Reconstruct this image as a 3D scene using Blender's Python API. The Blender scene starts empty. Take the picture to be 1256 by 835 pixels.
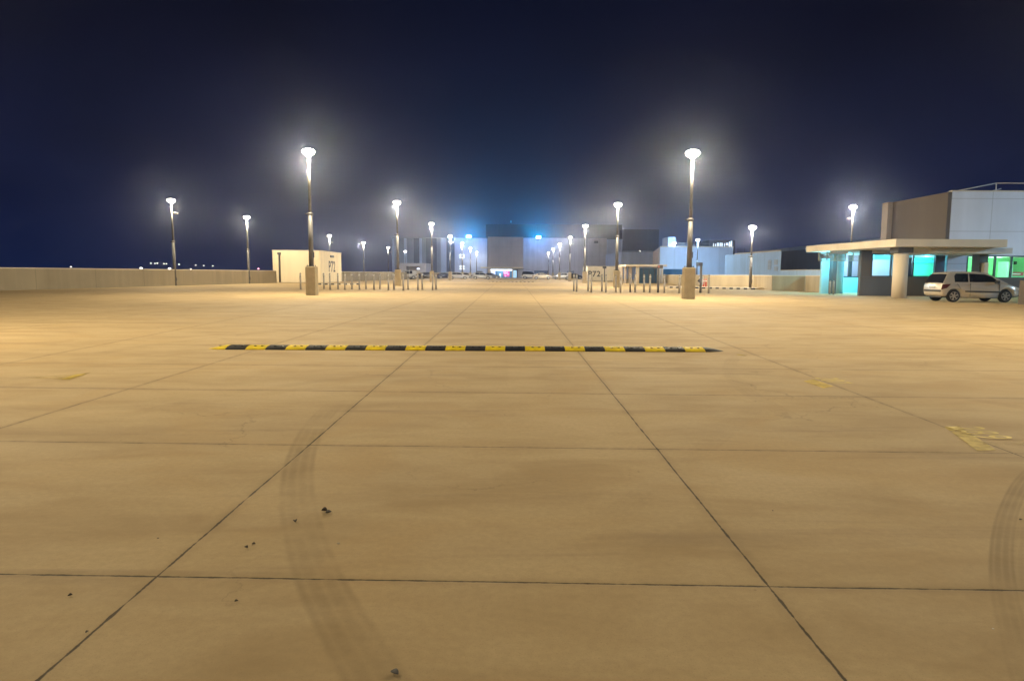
import bpy, bmesh, math, random
from mathutils import Vector, Matrix
random.seed(7)
sc = bpy.context.scene
COL = sc.collection
PI = math.pi

# ------------------------------------------------------------------ camera
F = 800.0                       # focal length in photo pixels (photo 1256 wide)
CAM_H = 1.2
PITCH = math.atan((417.5 - 336.0) / F)
ROLL = math.radians(0.26)
cd = bpy.data.cameras.new('camera'); cam = bpy.data.objects.new('camera', cd); COL.objects.link(cam)
cd.sensor_width = 36.0; cd.lens = 36.0 * F / 1256.0; cd.clip_start = 0.05; cd.clip_end = 4000
CM = Matrix.Rotation(PI / 2 - PITCH, 4, 'X') @ Matrix.Rotation(ROLL, 4, 'Z')
CM.translation = Vector((0, 0, CAM_H))
cam.matrix_world = CM
sc.camera = cam
R3 = CM.to_3x3()

def ray(px, py):
    return R3 @ Vector(((px - 628.0) / F, (417.5 - py) / F, -1.0))
def gnd(px, py, z=0.0):
    d = ray(px, py); t = (z - CAM_H) / d.z
    return Vector((d.x * t, d.y * t, z))
def at(px, py, Y):
    d = ray(px, py); t = Y / d.y
    return Vector((d.x * t, Y, CAM_H + d.z * t))
def X_(px, Y, py=337): return at(px, py, Y).x
def Z_(px, py, Y): return at(px, py, Y).z

# ------------------------------------------------------------------ materials
def new_mat(name):
    m = bpy.data.materials.new(name); m.use_nodes = True
    nt = m.node_tree
    return m, nt, nt.nodes['Principled BSDF'], nt.nodes['Material Output']

def mat(name, c, rough=0.6, metal=0.0, var=0.10, scale=2.5, bump=0.0, coat=0.0, stretch=(1, 1, 1), bscale=60):
    m, nt, b, o = new_mat(name); N = nt.nodes; L = nt.links
    b.inputs['Roughness'].default_value = rough; b.inputs['Metallic'].default_value = metal
    b.inputs['Coat Weight'].default_value = coat
    tc = N.new('ShaderNodeTexCoord'); mp = N.new('ShaderNodeMapping'); mp.inputs['Scale'].default_value = stretch
    L.new(tc.outputs['Object'], mp.inputs['Vector'])
    n = N.new('ShaderNodeTexNoise'); n.inputs['Scale'].default_value = scale; n.inputs['Detail'].default_value = 5
    n.inputs['Roughness'].default_value = 0.6
    L.new(mp.outputs[0], n.inputs['Vector'])
    r = N.new('ShaderNodeValToRGB')
    r.color_ramp.elements[0].position = 0.3; r.color_ramp.elements[1].position = 0.7
    lo = [max(0, x * (1 - var)) for x in c]; hi = [min(1, x * (1 + var)) for x in c]
    r.color_ramp.elements[0].color = (*lo, 1); r.color_ramp.elements[1].color = (*hi, 1)
    L.new(n.outputs['Fac'], r.inputs['Fac']); L.new(r.outputs[0], b.inputs['Base Color'])
    if bump:
        n2 = N.new('ShaderNodeTexNoise'); n2.inputs['Scale'].default_value = bscale; n2.inputs['Detail'].default_value = 4
        L.new(tc.outputs['Object'], n2.inputs['Vector'])
        bp = N.new('ShaderNodeBump'); bp.inputs['Strength'].default_value = bump; bp.inputs['Distance'].default_value = 0.01
        L.new(n2.outputs['Fac'], bp.inputs['Height']); L.new(bp.outputs[0], b.inputs['Normal'])
    return m

def wall_mat(name, c, var=0.06, streak=0.10, seam=0.0, hseam=0.0):
    """painted render: large tone variation, faint vertical rain streaks, fine bump"""
    m, nt, b, o = new_mat(name); N = nt.nodes; L = nt.links
    b.inputs['Roughness'].default_value = 0.75
    g = N.new('ShaderNodeNewGeometry')
    n = N.new('ShaderNodeTexNoise'); n.inputs['Scale'].default_value = 0.35; n.inputs['Detail'].default_value = 6
    L.new(g.outputs['Position'], n.inputs['Vector'])
    mp = N.new('ShaderNodeMapping'); mp.inputs['Scale'].default_value = (1.3, 1.3, 0.10)
    L.new(g.outputs['Position'], mp.inputs['Vector'])
    s = N.new('ShaderNodeTexNoise'); s.inputs['Scale'].default_value = 1.0; s.inputs['Detail'].default_value = 3
    L.new(mp.outputs[0], s.inputs['Vector'])
    def mr(src, a, bb):
        q = N.new('ShaderNodeMapRange'); q.inputs['From Min'].default_value = .3; q.inputs['From Max'].default_value = .7
        q.inputs['To Min'].default_value = a; q.inputs['To Max'].default_value = bb; L.new(src, q.inputs['Value']); return q.outputs[0]
    mu = N.new('ShaderNodeMath'); mu.operation = 'MULTIPLY'
    L.new(mr(n.outputs['Fac'], 1 - var, 1 + var), mu.inputs[0]); L.new(mr(s.outputs['Fac'], 1 - streak, 1.0), mu.inputs[1])
    v = N.new('ShaderNodeVectorMath'); v.operation = 'SCALE'; v.inputs[0].default_value = c
    if seam or hseam:
        sp = N.new('ShaderNodeSeparateXYZ'); L.new(g.outputs['Position'], sp.inputs[0])
        def ln(src, period, w_):
            a = N.new('ShaderNodeMath'); a.operation = 'DIVIDE'; L.new(src, a.inputs[0]); a.inputs[1].default_value = period
            f = N.new('ShaderNodeMath'); f.operation = 'FRACT'; L.new(a.outputs[0], f.inputs[0])
            k = N.new('ShaderNodeMath'); k.operation = 'GREATER_THAN'; L.new(f.outputs[0], k.inputs[0]); k.inputs[1].default_value = w_ / period
            z = N.new('ShaderNodeMath'); z.operation = 'MULTIPLY_ADD'; L.new(k.outputs[0], z.inputs[0]); z.inputs[1].default_value = .22; z.inputs[2].default_value = .78
            return z.outputs[0]
        cur = mu.outputs[0]
        ad = N.new('ShaderNodeMath'); L.new(sp.outputs['X'], ad.inputs[0]); L.new(sp.outputs['Y'], ad.inputs[1])
        for src, per in ((ad.outputs[0], seam), (sp.outputs['Z'], hseam)):
            if per:
                m2 = N.new('ShaderNodeMath'); m2.operation = 'MULTIPLY'; L.new(cur, m2.inputs[0]); L.new(ln(src, per, .035 * per ** .5), m2.inputs[1]); cur = m2.outputs[0]
        mu = cur.node
    L.new(mu.outputs[0], v.inputs['Scale']); L.new(v.outputs[0], b.inputs['Base Color'])
    n2 = N.new('ShaderNodeTexNoise'); n2.inputs['Scale'].default_value = 30; L.new(g.outputs['Position'], n2.inputs['Vector'])
    bp = N.new('ShaderNodeBump'); bp.inputs['Strength'].default_value = .15; bp.inputs['Distance'].default_value = .01
    L.new(n2.outputs['Fac'], bp.inputs['Height']); L.new(bp.outputs[0], b.inputs['Normal'])
    return m

def emit(name, c, s, var=0.0, scale=3):
    m, nt, b, o = new_mat(name); N = nt.nodes; L = nt.links
    b.inputs['Base Color'].default_value = (*[min(1, .6 * x) for x in c], 1)
    b.inputs['Emission Color'].default_value = (*c, 1); b.inputs['Emission Strength'].default_value = s
    if var:
        tc = N.new('ShaderNodeTexCoord'); n = N.new('ShaderNodeTexNoise'); n.inputs['Scale'].default_value = scale
        L.new(tc.outputs['Object'], n.inputs['Vector'])
        q = N.new('ShaderNodeMapRange'); q.inputs['From Min'].default_value = .3; q.inputs['From Max'].default_value = .7
        q.inputs['To Min'].default_value = s * (1 - var); q.inputs['To Max'].default_value = s * (1 + var)
        L.new(n.outputs['Fac'], q.inputs['Value']); L.new(q.outputs[0], b.inputs['Emission Strength'])
    return m

def pane_mat(name, tint, refl=0.12):
    m, nt, b, o = new_mat(name); N = nt.nodes; L = nt.links
    t = N.new('ShaderNodeBsdfTransparent'); t.inputs['Color'].default_value = (*tint, 1)
    g = N.new('ShaderNodeBsdfGlossy'); g.inputs['Roughness'].default_value = 0.03
    mx = N.new('ShaderNodeMixShader'); fr = N.new('ShaderNodeLayerWeight'); fr.inputs['Blend'].default_value = .12
    L.new(fr.outputs['Facing'], mx.inputs[0]); fr.inputs['Blend'].default_value = .08; L.new(t.outputs[0], mx.inputs[1]); L.new(g.outputs[0], mx.inputs[2])
    L.new(mx.outputs[0], o.inputs['Surface'])
    return m

def faded_paint(name, c, cover):
    m, nt, b, o = new_mat(name); N = nt.nodes; L = nt.links
    b.inputs['Base Color'].default_value = (*c, 1); b.inputs['Roughness'].default_value = .6
    t = N.new('ShaderNodeBsdfTransparent'); mx = N.new('ShaderNodeMixShader')
    g = N.new('ShaderNodeNewGeometry'); n = N.new('ShaderNodeTexNoise'); n.inputs['Scale'].default_value = 3.5
    n.inputs['Detail'].default_value = 8; n.inputs['Roughness'].default_value = .7
    L.new(g.outputs['Position'], n.inputs['Vector'])
    q = N.new('ShaderNodeMapRange'); q.inputs['From Min'].default_value = .36; q.inputs['From Max'].default_value = .62
    q.inputs['To Min'].default_value = max(0, cover - .35); q.inputs['To Max'].default_value = min(1, cover + .25)
    L.new(n.outputs['Fac'], q.inputs['Value']); L.new(q.outputs[0], mx.inputs[0])
    L.new(t.outputs[0], mx.inputs[1]); L.new(b.outputs[0], mx.inputs[2]); L.new(mx.outputs[0], o.inputs['Surface'])
    return m

# ------------------------------------------------------------------ mesh helpers
class MB:
    def __init__(s): s.bm = bmesh.new()
    def face(s, pts):
        try: return s.bm.faces.new([s.bm.verts.new(p) for p in pts])
        except ValueError: return None
    def box(s, x0, x1, y0, y1, z0, z1):
        v = [s.bm.verts.new(p) for p in ((x0,y0,z0),(x1,y0,z0),(x1,y1,z0),(x0,y1,z0),(x0,y0,z1),(x1,y0,z1),(x1,y1,z1),(x0,y1,z1))]
        for f in ((3,2,1,0),(4,5,6,7),(0,1,5,4),(1,2,6,5),(2,3,7,6),(3,0,4,7)): s.bm.faces.new([v[i] for i in f])
        return s
    def prism(s, poly, z0, z1):                 # vertical prism on a plan polygon (ccw)
        n = len(poly)
        z0s = z0 if isinstance(z0, (list, tuple)) else [z0] * n
        z1s = z1 if isinstance(z1, (list, tuple)) else [z1] * n
        a = [s.bm.verts.new((p[0], p[1], z0s[i])) for i, p in enumerate(poly)]
        b = [s.bm.verts.new((p[0], p[1], z1s[i])) for i, p in enumerate(poly)]
        s.bm.faces.new(a[::-1]); s.bm.faces.new(b)
        for i in range(n): j = (i + 1) % n; s.bm.faces.new((a[i], a[j], b[j], b[i]))
        return s
    def extr(s, poly, fn, a, b):                # polygon in 2D mapped by fn(u,v,w), extruded w from a to b
        n = len(poly)
        A = [s.bm.verts.new(fn(u, v, a)) for u, v in poly]; B = [s.bm.verts.new(fn(u, v, b)) for u, v in poly]
        s.bm.faces.new(A[::-1]); s.bm.faces.new(B)
        for i in range(n): j = (i + 1) % n; s.bm.faces.new((A[i], A[j], B[j], B[i]))
        return s
    def tube(s, p0, p1, r0, r1=None, n=16, caps=True):
        r1 = r0 if r1 is None else r1
        p0 = Vector(p0); p1 = Vector(p1); d = (p1 - p0).normalized()
        u = d.orthogonal().normalized(); w = d.cross(u)
        A = []; B = []
        for i in range(n):
            a = 2 * PI * i / n; e = u * math.cos(a) + w * math.sin(a)
            A.append(s.bm.verts.new(p0 + e * r0)); B.append(s.bm.verts.new(p1 + e * r1))
        for i in range(n): j = (i + 1) % n; f = s.bm.faces.new((A[i], A[j], B[j], B[i])); f.smooth = True
        if caps: s.bm.faces.new(A[::-1]); s.bm.faces.new(B)
        return s
    def lathe(s, prof, n=24, c=(0, 0, 0), axis='z', smooth=True):
        rings = []
        for r, h in prof:
            ring = []
            for i in range(n):
                a = 2 * PI * i / n
                if axis == 'z': p = (c[0] + r * math.cos(a), c[1] + r * math.sin(a), c[2] + h)
                else: p = (c[0] + r * math.cos(a), c[1] + h, c[2] + r * math.sin(a))
                ring.append(s.bm.verts.new(p))
            rings.append(ring)
        for a, b in zip(rings, rings[1:]):
            for i in range(n): j = (i + 1) % n; f = s.bm.faces.new((a[i], a[j], b[j], b[i])); f.smooth = smooth
        s.bm.faces.new(rings[0][::-1]); s.bm.faces.new(rings[-1])
        return s
    def build(s, name, m, parent=None, bevel=0.0, smooth=False, seg=2, loc=None):
        bmesh.ops.recalc_face_normals(s.bm, faces=s.bm.faces)
        me = bpy.data.meshes.new(name); s.bm.to_mesh(me); s.bm.free()
        o = bpy.data.objects.new(name, me); COL.objects.link(o); me.materials.append(m)
        if smooth:
            for p in me.polygons: p.use_smooth = True
        if bevel:
            b = o.modifiers.new('bevel', 'BEVEL'); b.width = bevel; b.segments = seg; b.limit_method = 'ANGLE'; b.angle_limit = math.radians(35)
        if parent: o.parent = parent
        if loc is not None: o.location = loc
        return o

def empty(name, loc=(0, 0, 0), rz=0.0):
    o = bpy.data.objects.new(name, None); COL.objects.link(o); o.location = loc; o.rotation_euler = (0, 0, rz); o.empty_display_size = .2
    return o
def tag(o, label=None, cat=None, group=None, kind=None):
    if label: o['label'] = label
    if cat: o['category'] = cat
    if group: o['group'] = group
    if kind: o['kind'] = kind
    return o
def kids(o): return [c for c in COL.objects if c.parent == o]
def copy_tree(o, parent=None):
    c = o.copy(); COL.objects.link(c)
    if parent: c.parent = parent
    for ch in list(o.children): copy_tree(ch, c)
    return c
def text_mesh(txt, size, depth=0.0, bold=0.0):
    cu = bpy.data.curves.new('lettering', 'FONT'); cu.body = txt; cu.size = size; cu.extrude = depth; cu.offset = bold
    cu.space_character = 1.12; cu.align_x = 'CENTER'; cu.align_y = 'CENTER'
    o = bpy.data.objects.new('lettering', cu); COL.objects.link(o)
    dg = bpy.context.evaluated_depsgraph_get(); me = bpy.data.meshes.new_from_object(o.evaluated_get(dg))
    bpy.data.objects.remove(o); return me
def lettering(name, txt, size, m, M, parent=None, depth=.004, bold=0.0):
    me = text_mesh(txt, size, depth, bold); me.materials.clear(); me.materials.append(m); me.transform(M)
    o = bpy.data.objects.new(name, me); COL.objects.link(o)
    if parent: o.parent = parent
    return o

M = {}
M['post'] = mat('galvanised steel', (.11, .105, .10), .55, .2, .12, 6, .05)
M['plinth'] = mat('plinth concrete', (.46, .38, .24), .85, 0, .14, 3, .3)
M['white_metal'] = mat('white metal', (.7, .7, .68), .4, 0, .06, 4)
M['dark_metal'] = mat('dark metal', (.05, .05, .055), .5, .2, .1, 5)
M['bollard'] = mat('bollard steel', (.30, .27, .23), .5, .3, .15, 7, .05)
M['rubber_black'] = mat('black rubber', (.022, .021, .022), .6, 0, .7, 9, .3)
M['rubber_yellow'] = mat('yellow rubber', (.84, .62, .014), .6, 0, .22, 7, .3)
M['bolt'] = mat('bolt', (.03, .025, .02), .5, .3, .2, 8)
M['cream'] = wall_mat('cream render', (.78, .70, .55), .06, .14)
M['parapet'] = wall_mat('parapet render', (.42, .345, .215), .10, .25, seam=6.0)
M['parapet_left'] = wall_mat('darker parapet render', (.30, .25, .165), .12, .22, seam=6.0)  # darker parapet tone for the left wall
M['coping'] = wall_mat('coping', (.62, .56, .45))
M['blue_wall'] = wall_mat('pale blue render', (.50, .60, .82), .07, .14, 3.0)
M['grey_wall'] = wall_mat('grey render', (.58, .58, .65), .07, .14, 4.0, 3.4)
M['taupe'] = wall_mat('taupe render', (.36, .30, .25))
M['slate'] = wall_mat('slate cladding', (.12, .13, .16))
M['roof_dark'] = wall_mat('dark roof cladding', (.05, .048, .06), .1, .2, 5.0)
M['panel_light'] = wall_mat('light panel', (.52, .64, .84), .06, .12, 4.5)
M['panel_mid'] = wall_mat('mid panel', (.28, .34, .46), .06, .12, 1.5)
M['panel_dark'] = wall_mat('dark panel', (.075, .10, .16))
M['frame'] = mat('window frame', (.025, .03, .035), .4, .2, .1, 5)
M['glass_dark'] = mat('dark glass', (.012, .014, .02), .06, 0, .1, 3)
M['glass_blue'] = mat('blue glass', (.03, .09, .16), .08, 0, .2, 1.5)
M['pane'] = pane_mat('clear pane', (.92, .95, .95))
M['lens'] = emit('lamp lens', (1, .90, .74), 24)
M['ink'] = mat('sign black', (.02, .02, .02), .6)
M['red'] = mat('sign red', (.5, .02, .02), .5)

# ------------------------------------------------------------------ world: night sky
w = bpy.data.worlds.new('World'); sc.world = w; w.use_nodes = True
N = w.node_tree.nodes; L = w.node_tree.links
bg = N['Background']
tc = N.new('ShaderNodeTexCoord'); sx = N.new('ShaderNodeSeparateXYZ'); L.new(tc.outputs['Generated'], sx.inputs[0])
ramp = N.new('ShaderNodeValToRGB'); L.new(sx.outputs['Z'], ramp.inputs['Fac'])
cr = ramp.color_ramp
cr.elements[0].position = 0.0; cr.elements[0].color = (.013, .026, .100, 1)
cr.elements[1].position = 0.55; cr.elements[1].color = (.0025, .003, .011, 1)
e = cr.elements.new(.12); e.color = (.011, .017, .060, 1)
e = cr.elements.new(.30); e.color = (.0055, .007, .026, 1)
no = N.new('ShaderNodeTexNoise'); no.inputs['Scale'].default_value = 2.2; no.inputs['Detail'].default_value = 4
mp = N.new('ShaderNodeMapping'); mp.inputs['Scale'].default_value = (1, 1, 2.2); L.new(tc.outputs['Generated'], mp.inputs[0]); L.new(mp.outputs[0], no.inputs['Vector'])
q = N.new('ShaderNodeMapRange'); q.inputs['From Min'].default_value = .3; q.inputs['From Max'].default_value = .7
q.inputs['To Min'].default_value = .40; q.inputs['To Max'].default_value = .85; L.new(no.outputs['Fac'], q.inputs['Value'])
L.new(ramp.outputs[0], bg.inputs['Color']); L.new(q.outputs[0], bg.inputs['Strength'])

# ------------------------------------------------------------------ deck material
def circ(a, b, c):
    ax, ay = a.x, a.y; bx, by = b.x, b.y; cx, cy = c.x, c.y
    d = 2 * (ax * (by - cy) + bx * (cy - ay) + cx * (ay - by))
    ux = ((ax*ax+ay*ay)*(by-cy) + (bx*bx+by*by)*(cy-ay) + (cx*cx+cy*cy)*(ay-by)) / d
    uy = ((ax*ax+ay*ay)*(cx-bx) + (bx*bx+by*by)*(ax-cx) + (cx*cx+cy*cy)*(bx-ax)) / d
    return ux, uy, math.hypot(ax - ux, ay - uy)

lines = []      # (nx, ny, c)  n.P = c
def add_line(p, q_):
    d = (q_ - p); n = Vector((-d.y, d.x, 0)).normalized(); lines.append((n.x, n.y, n.dot(p)))
long_px = [((0, 447), (143, 419)), ((0, 525), (306, 431.6)), ((47, 833), (575, 376)), ((1036, 833), (664, 376)), ((1240, 554.6), (860, 410))]
for a, b in long_px: add_line(gnd(*a), gnd(*b))
for k in range(1, 4):
    x = 5.2 + 2.85 * k
    add_line(Vector((x, 0, 0)), Vector((x + .6, 30, 0)))
    add_line(Vector((-x - 2.2, 0, 0)), Vector((-x - 2.9, 30, 0)))
tr_px = [((0, 703.5), (1256, 724)), ((0, 541), (1256, 556)), ((0, 475), (1256, 488.5)), ((0, 445), (1256, 455))]
for a, b in tr_px: add_line(gnd(*a), gnd(*b))
ybase = gnd(628, 449).y
for k in range(1, 9):
    y = ybase + 2.35 * k
    add_line(Vector((-10, y + .02, 0)), Vector((10, y - .12, 0)))

m, nt, b, o = new_mat('deck concrete'); N = nt.nodes; L = nt.links
geo = N.new('ShaderNodeNewGeometry')
def math_(op, a, b_=None, c_=None):
    n = N.new('ShaderNodeMath'); n.operation = op
    for i, v in enumerate((a, b_, c_)):
        if v is None: continue
        if isinstance(v, (int, float)): n.inputs[i].default_value = v
        else: L.new(v, n.inputs[i])
    return n.outputs[0]
def vmath(op, a, b_):
    n = N.new('ShaderNodeVectorMath'); n.operation = op
    for i, v in enumerate((a, b_)):
        if isinstance(v, tuple): n.inputs[i].default_value = v
        else: L.new(v, n.inputs[i])
    return n
def noise(vec, scale, detail=4, rough=.55, out='Fac', dist=0.0):
    n = N.new('ShaderNodeTexNoise'); n.inputs['Scale'].default_value = scale; n.inputs['Detail'].default_value = detail
    n.inputs['Roughness'].default_value = rough; n.inputs['Distortion'].default_value = dist
    L.new(vec, n.inputs['Vector']); return n.outputs[out]
def mrange(v, a, b_, c_, d_, smooth=False):
    n = N.new('ShaderNodeMapRange')
    if smooth: n.interpolation_type = 'SMOOTHSTEP'
    L.new(v, n.inputs['Value'])
    for k, x in zip(('From Min', 'From Max', 'To Min', 'To Max'), (a, b_, c_, d_)): n.inputs[k].default_value = x
    return n.outputs[0]
def scaled(vec, s):
    n = N.new('ShaderNodeMapping'); n.inputs['Scale'].default_value = s; L.new(vec, n.inputs['Vector']); return n.outputs[0]
def mix(fac, a, b_, mode='MIX'):
    n = N.new('ShaderNodeMix'); n.data_type = 'RGBA'; n.blend_type = mode
    if isinstance(fac, (int, float)): n.inputs[0].default_value = fac
    else: L.new(fac, n.inputs[0])
    for i, v in ((6, a), (7, b_)):
        if isinstance(v, tuple): n.inputs[i].default_value = (*v, 1)
        else: L.new(v, n.inputs[i])
    return n.outputs[2]
P = geo.outputs['Position']
wob = vmath('SCALE', vmath('SUBTRACT', noise(P, 1.1, 5, .6, 'Color'), (.5, .5, .5)).outputs[0], (0, 0, 0)); wob.inputs['Scale'].default_value = .018
PW = vmath('ADD', P, wob.outputs[0]).outputs[0]
dmin = None
for nx, ny, c in lines:
    dd = math_('ABSOLUTE', math_('SUBTRACT', vmath('DOT_PRODUCT', PW, (nx, ny, 0)).outputs['Value'], c))
    dmin = dd if dmin is None else math_('MINIMUM', dmin, dd)
dj = math_('ADD', dmin, mrange(noise(P, 9, 5, .7), .35, .68, .003, -.0045))
joint = mrange(dj, .0015, .0065, 1, 0, True)
jsoft = math_('MULTIPLY', mrange(dmin, .0, .07, 1, 0, True), mrange(noise(P, 2.0, 4), .35, .7, .0, 1.0))
# concrete tone
big = noise(P, .30, 5, .6); midn = noise(scaled(P, (.8, 1.6, 1)), 1.3, 6, .62, dist=.6); fine = noise(P, 28, 4, .7); grit = noise(P, 160, 2, .6)
trow = noise(scaled(P, (.32, 1.0, 1)), 1.5, 5, .6, dist=.4)       # trowelling bands across the pour
base = mix(mrange(big, .3, .7, 0, 1), (0.482, 0.351, 0.181), (0.582, 0.429, 0.224))
base = mix(mrange(midn, .40, .64, 0, .58), base, (0.381, 0.259, 0.124))
base = mix(mrange(trow, .42, .66, 0, .65), base, (0.627, 0.469, 0.249))
warm = noise(P, .75, 4, .5, dist=1.0)
base = mix(mrange(warm, .50, .66, 0, .5), base, (0.538, 0.366, 0.166))
base = mix(mrange(fine, .35, .68, 0, .34), base, (0.370, 0.273, 0.141))
base = mix(mrange(grit, .57, .72, 0, .42), base, (0.314, 0.214, 0.106))
skid = noise(scaled(P, (.22, 2.4, 1)), 1.15, 7, .62, dist=.5)
base = mix(mrange(skid, .58, .74, 0, .5), base, (0.250, 0.168, 0.096))
vo = N.new('ShaderNodeTexVoronoi'); vo.inputs['Scale'].default_value = 7.0; L.new(P, vo.inputs['Vector'])
base = mix(math_('MULTIPLY', mrange(vo.outputs['Distance'], .02, .06, 1, 0), mrange(noise(P, 1.4, 3), .52, .6, 0, .7)), base, (.11, .08, .045))
ck = N.new('ShaderNodeTexVoronoi'); ck.feature = 'DISTANCE_TO_EDGE'; ck.inputs['Scale'].default_value = .42
L.new(vmath('ADD', P, vmath('MULTIPLY', noise(P, 1.6, 6, .65, 'Color'), (.9, .9, 0)).outputs[0]).outputs[0], ck.inputs['Vector'])
base = mix(math_('MULTIPLY', mrange(ck.outputs['Distance'], .0, .0035, 1, 0), mrange(noise(P, .5, 3), .50, .60, 0, .55)), base, (.14, .10, .055))
# slab to slab tone
slab = vmath('FLOOR', scaled(vmath('ADD', P, (3.05, .25, 0)).outputs[0], (1 / 3.0, 1 / 1.82, 0)), (0, 0, 0)).outputs[0]
wn = N.new('ShaderNodeTexWhiteNoise'); L.new(slab, wn.inputs['Vector'])
base = mix(mrange(wn.outputs['Value'], 0, 1, 0, .16), base, (0.403, 0.293, 0.148))
# tyre marks: arcs
sxyz = N.new('ShaderNodeSeparateXYZ'); L.new(P, sxyz.inputs[0])
tyre = None
arcs = [  # three photo points, half width, strength, y-range
    ((461, 833), (385, 690), (369, 560), .105, .66, (-1, 6.2)),
    ((1254, 815), (1229, 700), (1256, 590), .05, .7, (-1, 5)),
    ((1285, 815), (1258, 700), (1290, 590), .05, .35, (-1, 5)),
    ((900, 440), (905, 470), (960, 505), .10, .22, (5, 14)),
    ((1256, 500), (960, 462), (700, 450), .10, .22, (5, 14)),
    ((1256, 470), (1000, 425), (840, 405), .14, .22, (7, 20)),
    ((250, 415), (420, 400), (640, 392), .16, .25, (9, 26)),
    ((0, 470), (250, 430), (520, 405), .14, .20, (6, 22)),
    ((850, 560), (960, 470), (1000, 420), .09, .12, (3, 16)),
]
for a, b3, c3, hw, st, (y0, y1) in arcs:
    cx, cy, r = circ(gnd(*a), gnd(*b3), gnd(*c3))
    dist = math_('SUBTRACT', vmath('DISTANCE', PW, (cx, cy, 0)).outputs['Value'], r)
    band = mrange(math_('ABSOLUTE', dist), hw * .75, hw, 1, 0, True)
    strp = mrange(math_('ABSOLUTE', math_('SINE', math_('MULTIPLY', dist, PI / (hw * .55)))), .0, .9, .55, 1)
    fade = math_('MULTIPLY', mrange(sxyz.outputs['Y'], y0, y0 + .3, 0, 1, True), mrange(sxyz.outputs['Y'], y1 - 1.5, y1, 1, 0, True))
    amt = math_('MULTIPLY', math_('MULTIPLY', math_('MULTIPLY', band, strp), fade), mrange(noise(P, 1.6, 5), .36, .62, .06 * st, .62 * st))
    tyre = amt if tyre is None else math_('MAXIMUM', tyre, amt)
base = mix(tyre, base, (0.179, 0.120, 0.053))
# dark blotches (oil)
spot = mrange(noise(scaled(P, (1, 1.2, 1)), .62, 6, .7, dist=.3), .69, .76, 0, .55, True)
base = mix(spot, base, (0.134, 0.091, 0.047))
for px, py, rad, s in ((1190, 502, .30, .7), (738, 413, .55, .5), (690, 400, .5, .3), (1250, 503, .35, .4), (710, 452, .4, .25), (120, 405, .7, .25)):
    g_ = gnd(px, py); dd = vmath('DISTANCE', vmath('ADD', P, vmath('SCALE', noise(P, 3, 4, .6, 'Color'), (0, 0, 0)).outputs[0]).outputs[0], (g_.x, g_.y, 0)).outputs['Value']
    base = mix(math_('MULTIPLY', mrange(dd, 0, rad, s, 0, True), mrange(noise(P, 4, 5), .3, .6, .2, 1)), base, (0.112, 0.081, 0.047))
base = mix(math_('MULTIPLY', jsoft, .35), base, (0.246, 0.166, 0.078))
base = mix(math_('MULTIPLY', joint, .92), base, (.050, .036, .020))
L.new(base, b.inputs['Base Color'])
L.new(mrange(midn, .3, .7, .74, .90), b.inputs['Roughness'])
b.inputs['Specular IOR Level'].default_value = .22
bp = N.new('ShaderNodeBump'); bp.inputs['Strength'].default_value = .25; bp.inputs['Distance'].default_value = .004
hgt = math_('SUBTRACT', math_('ADD', math_('MULTIPLY', fine, .5), math_('MULTIPLY', midn, 2.0)), math_('MULTIPLY', joint, 2.5))
L.new(hgt, bp.inputs['Height']); L.new(bp.outputs[0], b.inputs['Normal'])
M['deck'] = m

d = MB(); d.box(-36.5, 110, -45, 235, -.6, 0)
tag(d.build('deck', M['deck']), kind='structure')
tm = mat('dark terrain', (.02, .022, .025), .9, 0, .4, .05)
t = MB(); t.box(-1500, 1500, -600, 1900, -10, -9)
tag(t.build('ground', tm), kind='structure')
# low dark ridge beyond the wall
h = MB(); prev = None
for i in range(61):
    x = -520 + i * 9.0; zt = -1.0 + 2.0 * math.sin(i * .31) * .4 + 1.3 * math.sin(i * .11 + 1) - max(0, (i - 48) * .3)
    row = [h.bm.verts.new((x, 330 + 12 * math.sin(i * .2), -9)), h.bm.verts.new((x, 405 + 10 * math.sin(i * .17), zt)), h.bm.verts.new((x, 520, -9))]
    if prev:
        for k in range(2): h.bm.faces.new((prev[k], row[k], row[k + 1], prev[k + 1]))
    prev = row
tag(h.build('hills', tm, smooth=True), kind='structure')

# ------------------------------------------------------------------ parapet walls on the left
def ordinal(i): return ['first', 'second', 'third', 'fourth', 'fifth', 'sixth', 'seventh', 'eighth', 'ninth', 'tenth', 'eleventh', 'twelfth'][i]
pa = gnd(0, 356.5); pb = gnd(335, 347.2); dv = (pb - pa) / (pb.y - pa.y)
def wl(Y): return pa + dv * (Y - pa.y)
def wall_run(name, label, pts, h, th, m=None, cop=True, cm=None):
    """polyline wall, pts on its front face, thickness away from the first-left normal"""
    root = empty(name, (pts[0].x, pts[0].y, 0)); tag(root, label, 'wall')
    o0 = Vector((pts[0].x, pts[0].y, 0))
    nn = []
    for i in range(len(pts)):
        a = pts[max(0, i - 1)]; c = pts[min(len(pts) - 1, i + 1)]
        dd = (c - a); nn.append(Vector((-dd.y, dd.x, 0)).normalized())
    f = [p - o0 for p in pts]; bk = [p - o0 + n * th for p, n in zip(pts, nn)]
    poly = [(v.x, v.y) for v in f] + [(v.x, v.y) for v in reversed(bk)]
    MB().prism(poly, 0, h).build('wall_body', m or M['parapet'], root)
    if cop:
        f2 = [p - o0 - n * .03 for p, n in zip(pts, nn)]; b2 = [p - o0 + n * (th + .03) for p, n in zip(pts, nn)]
        MB().prism([(v.x, v.y) for v in f2] + [(v.x, v.y) for v in reversed(b2)], h + .002, h + .07).build('coping', cm or M['coping'], root, bevel=.01)
    return root
def flat(v): return Vector((v.x, v.y, 0))
wall_run('parapet_wall', 'long beige rooftop parapet wall at the left edge, running up to the cream stair hut', [flat(wl(-40)), flat(wl(30)), flat(wl(pb.y + 1))], 1.40, .25, M['parapet_left'])
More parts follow.
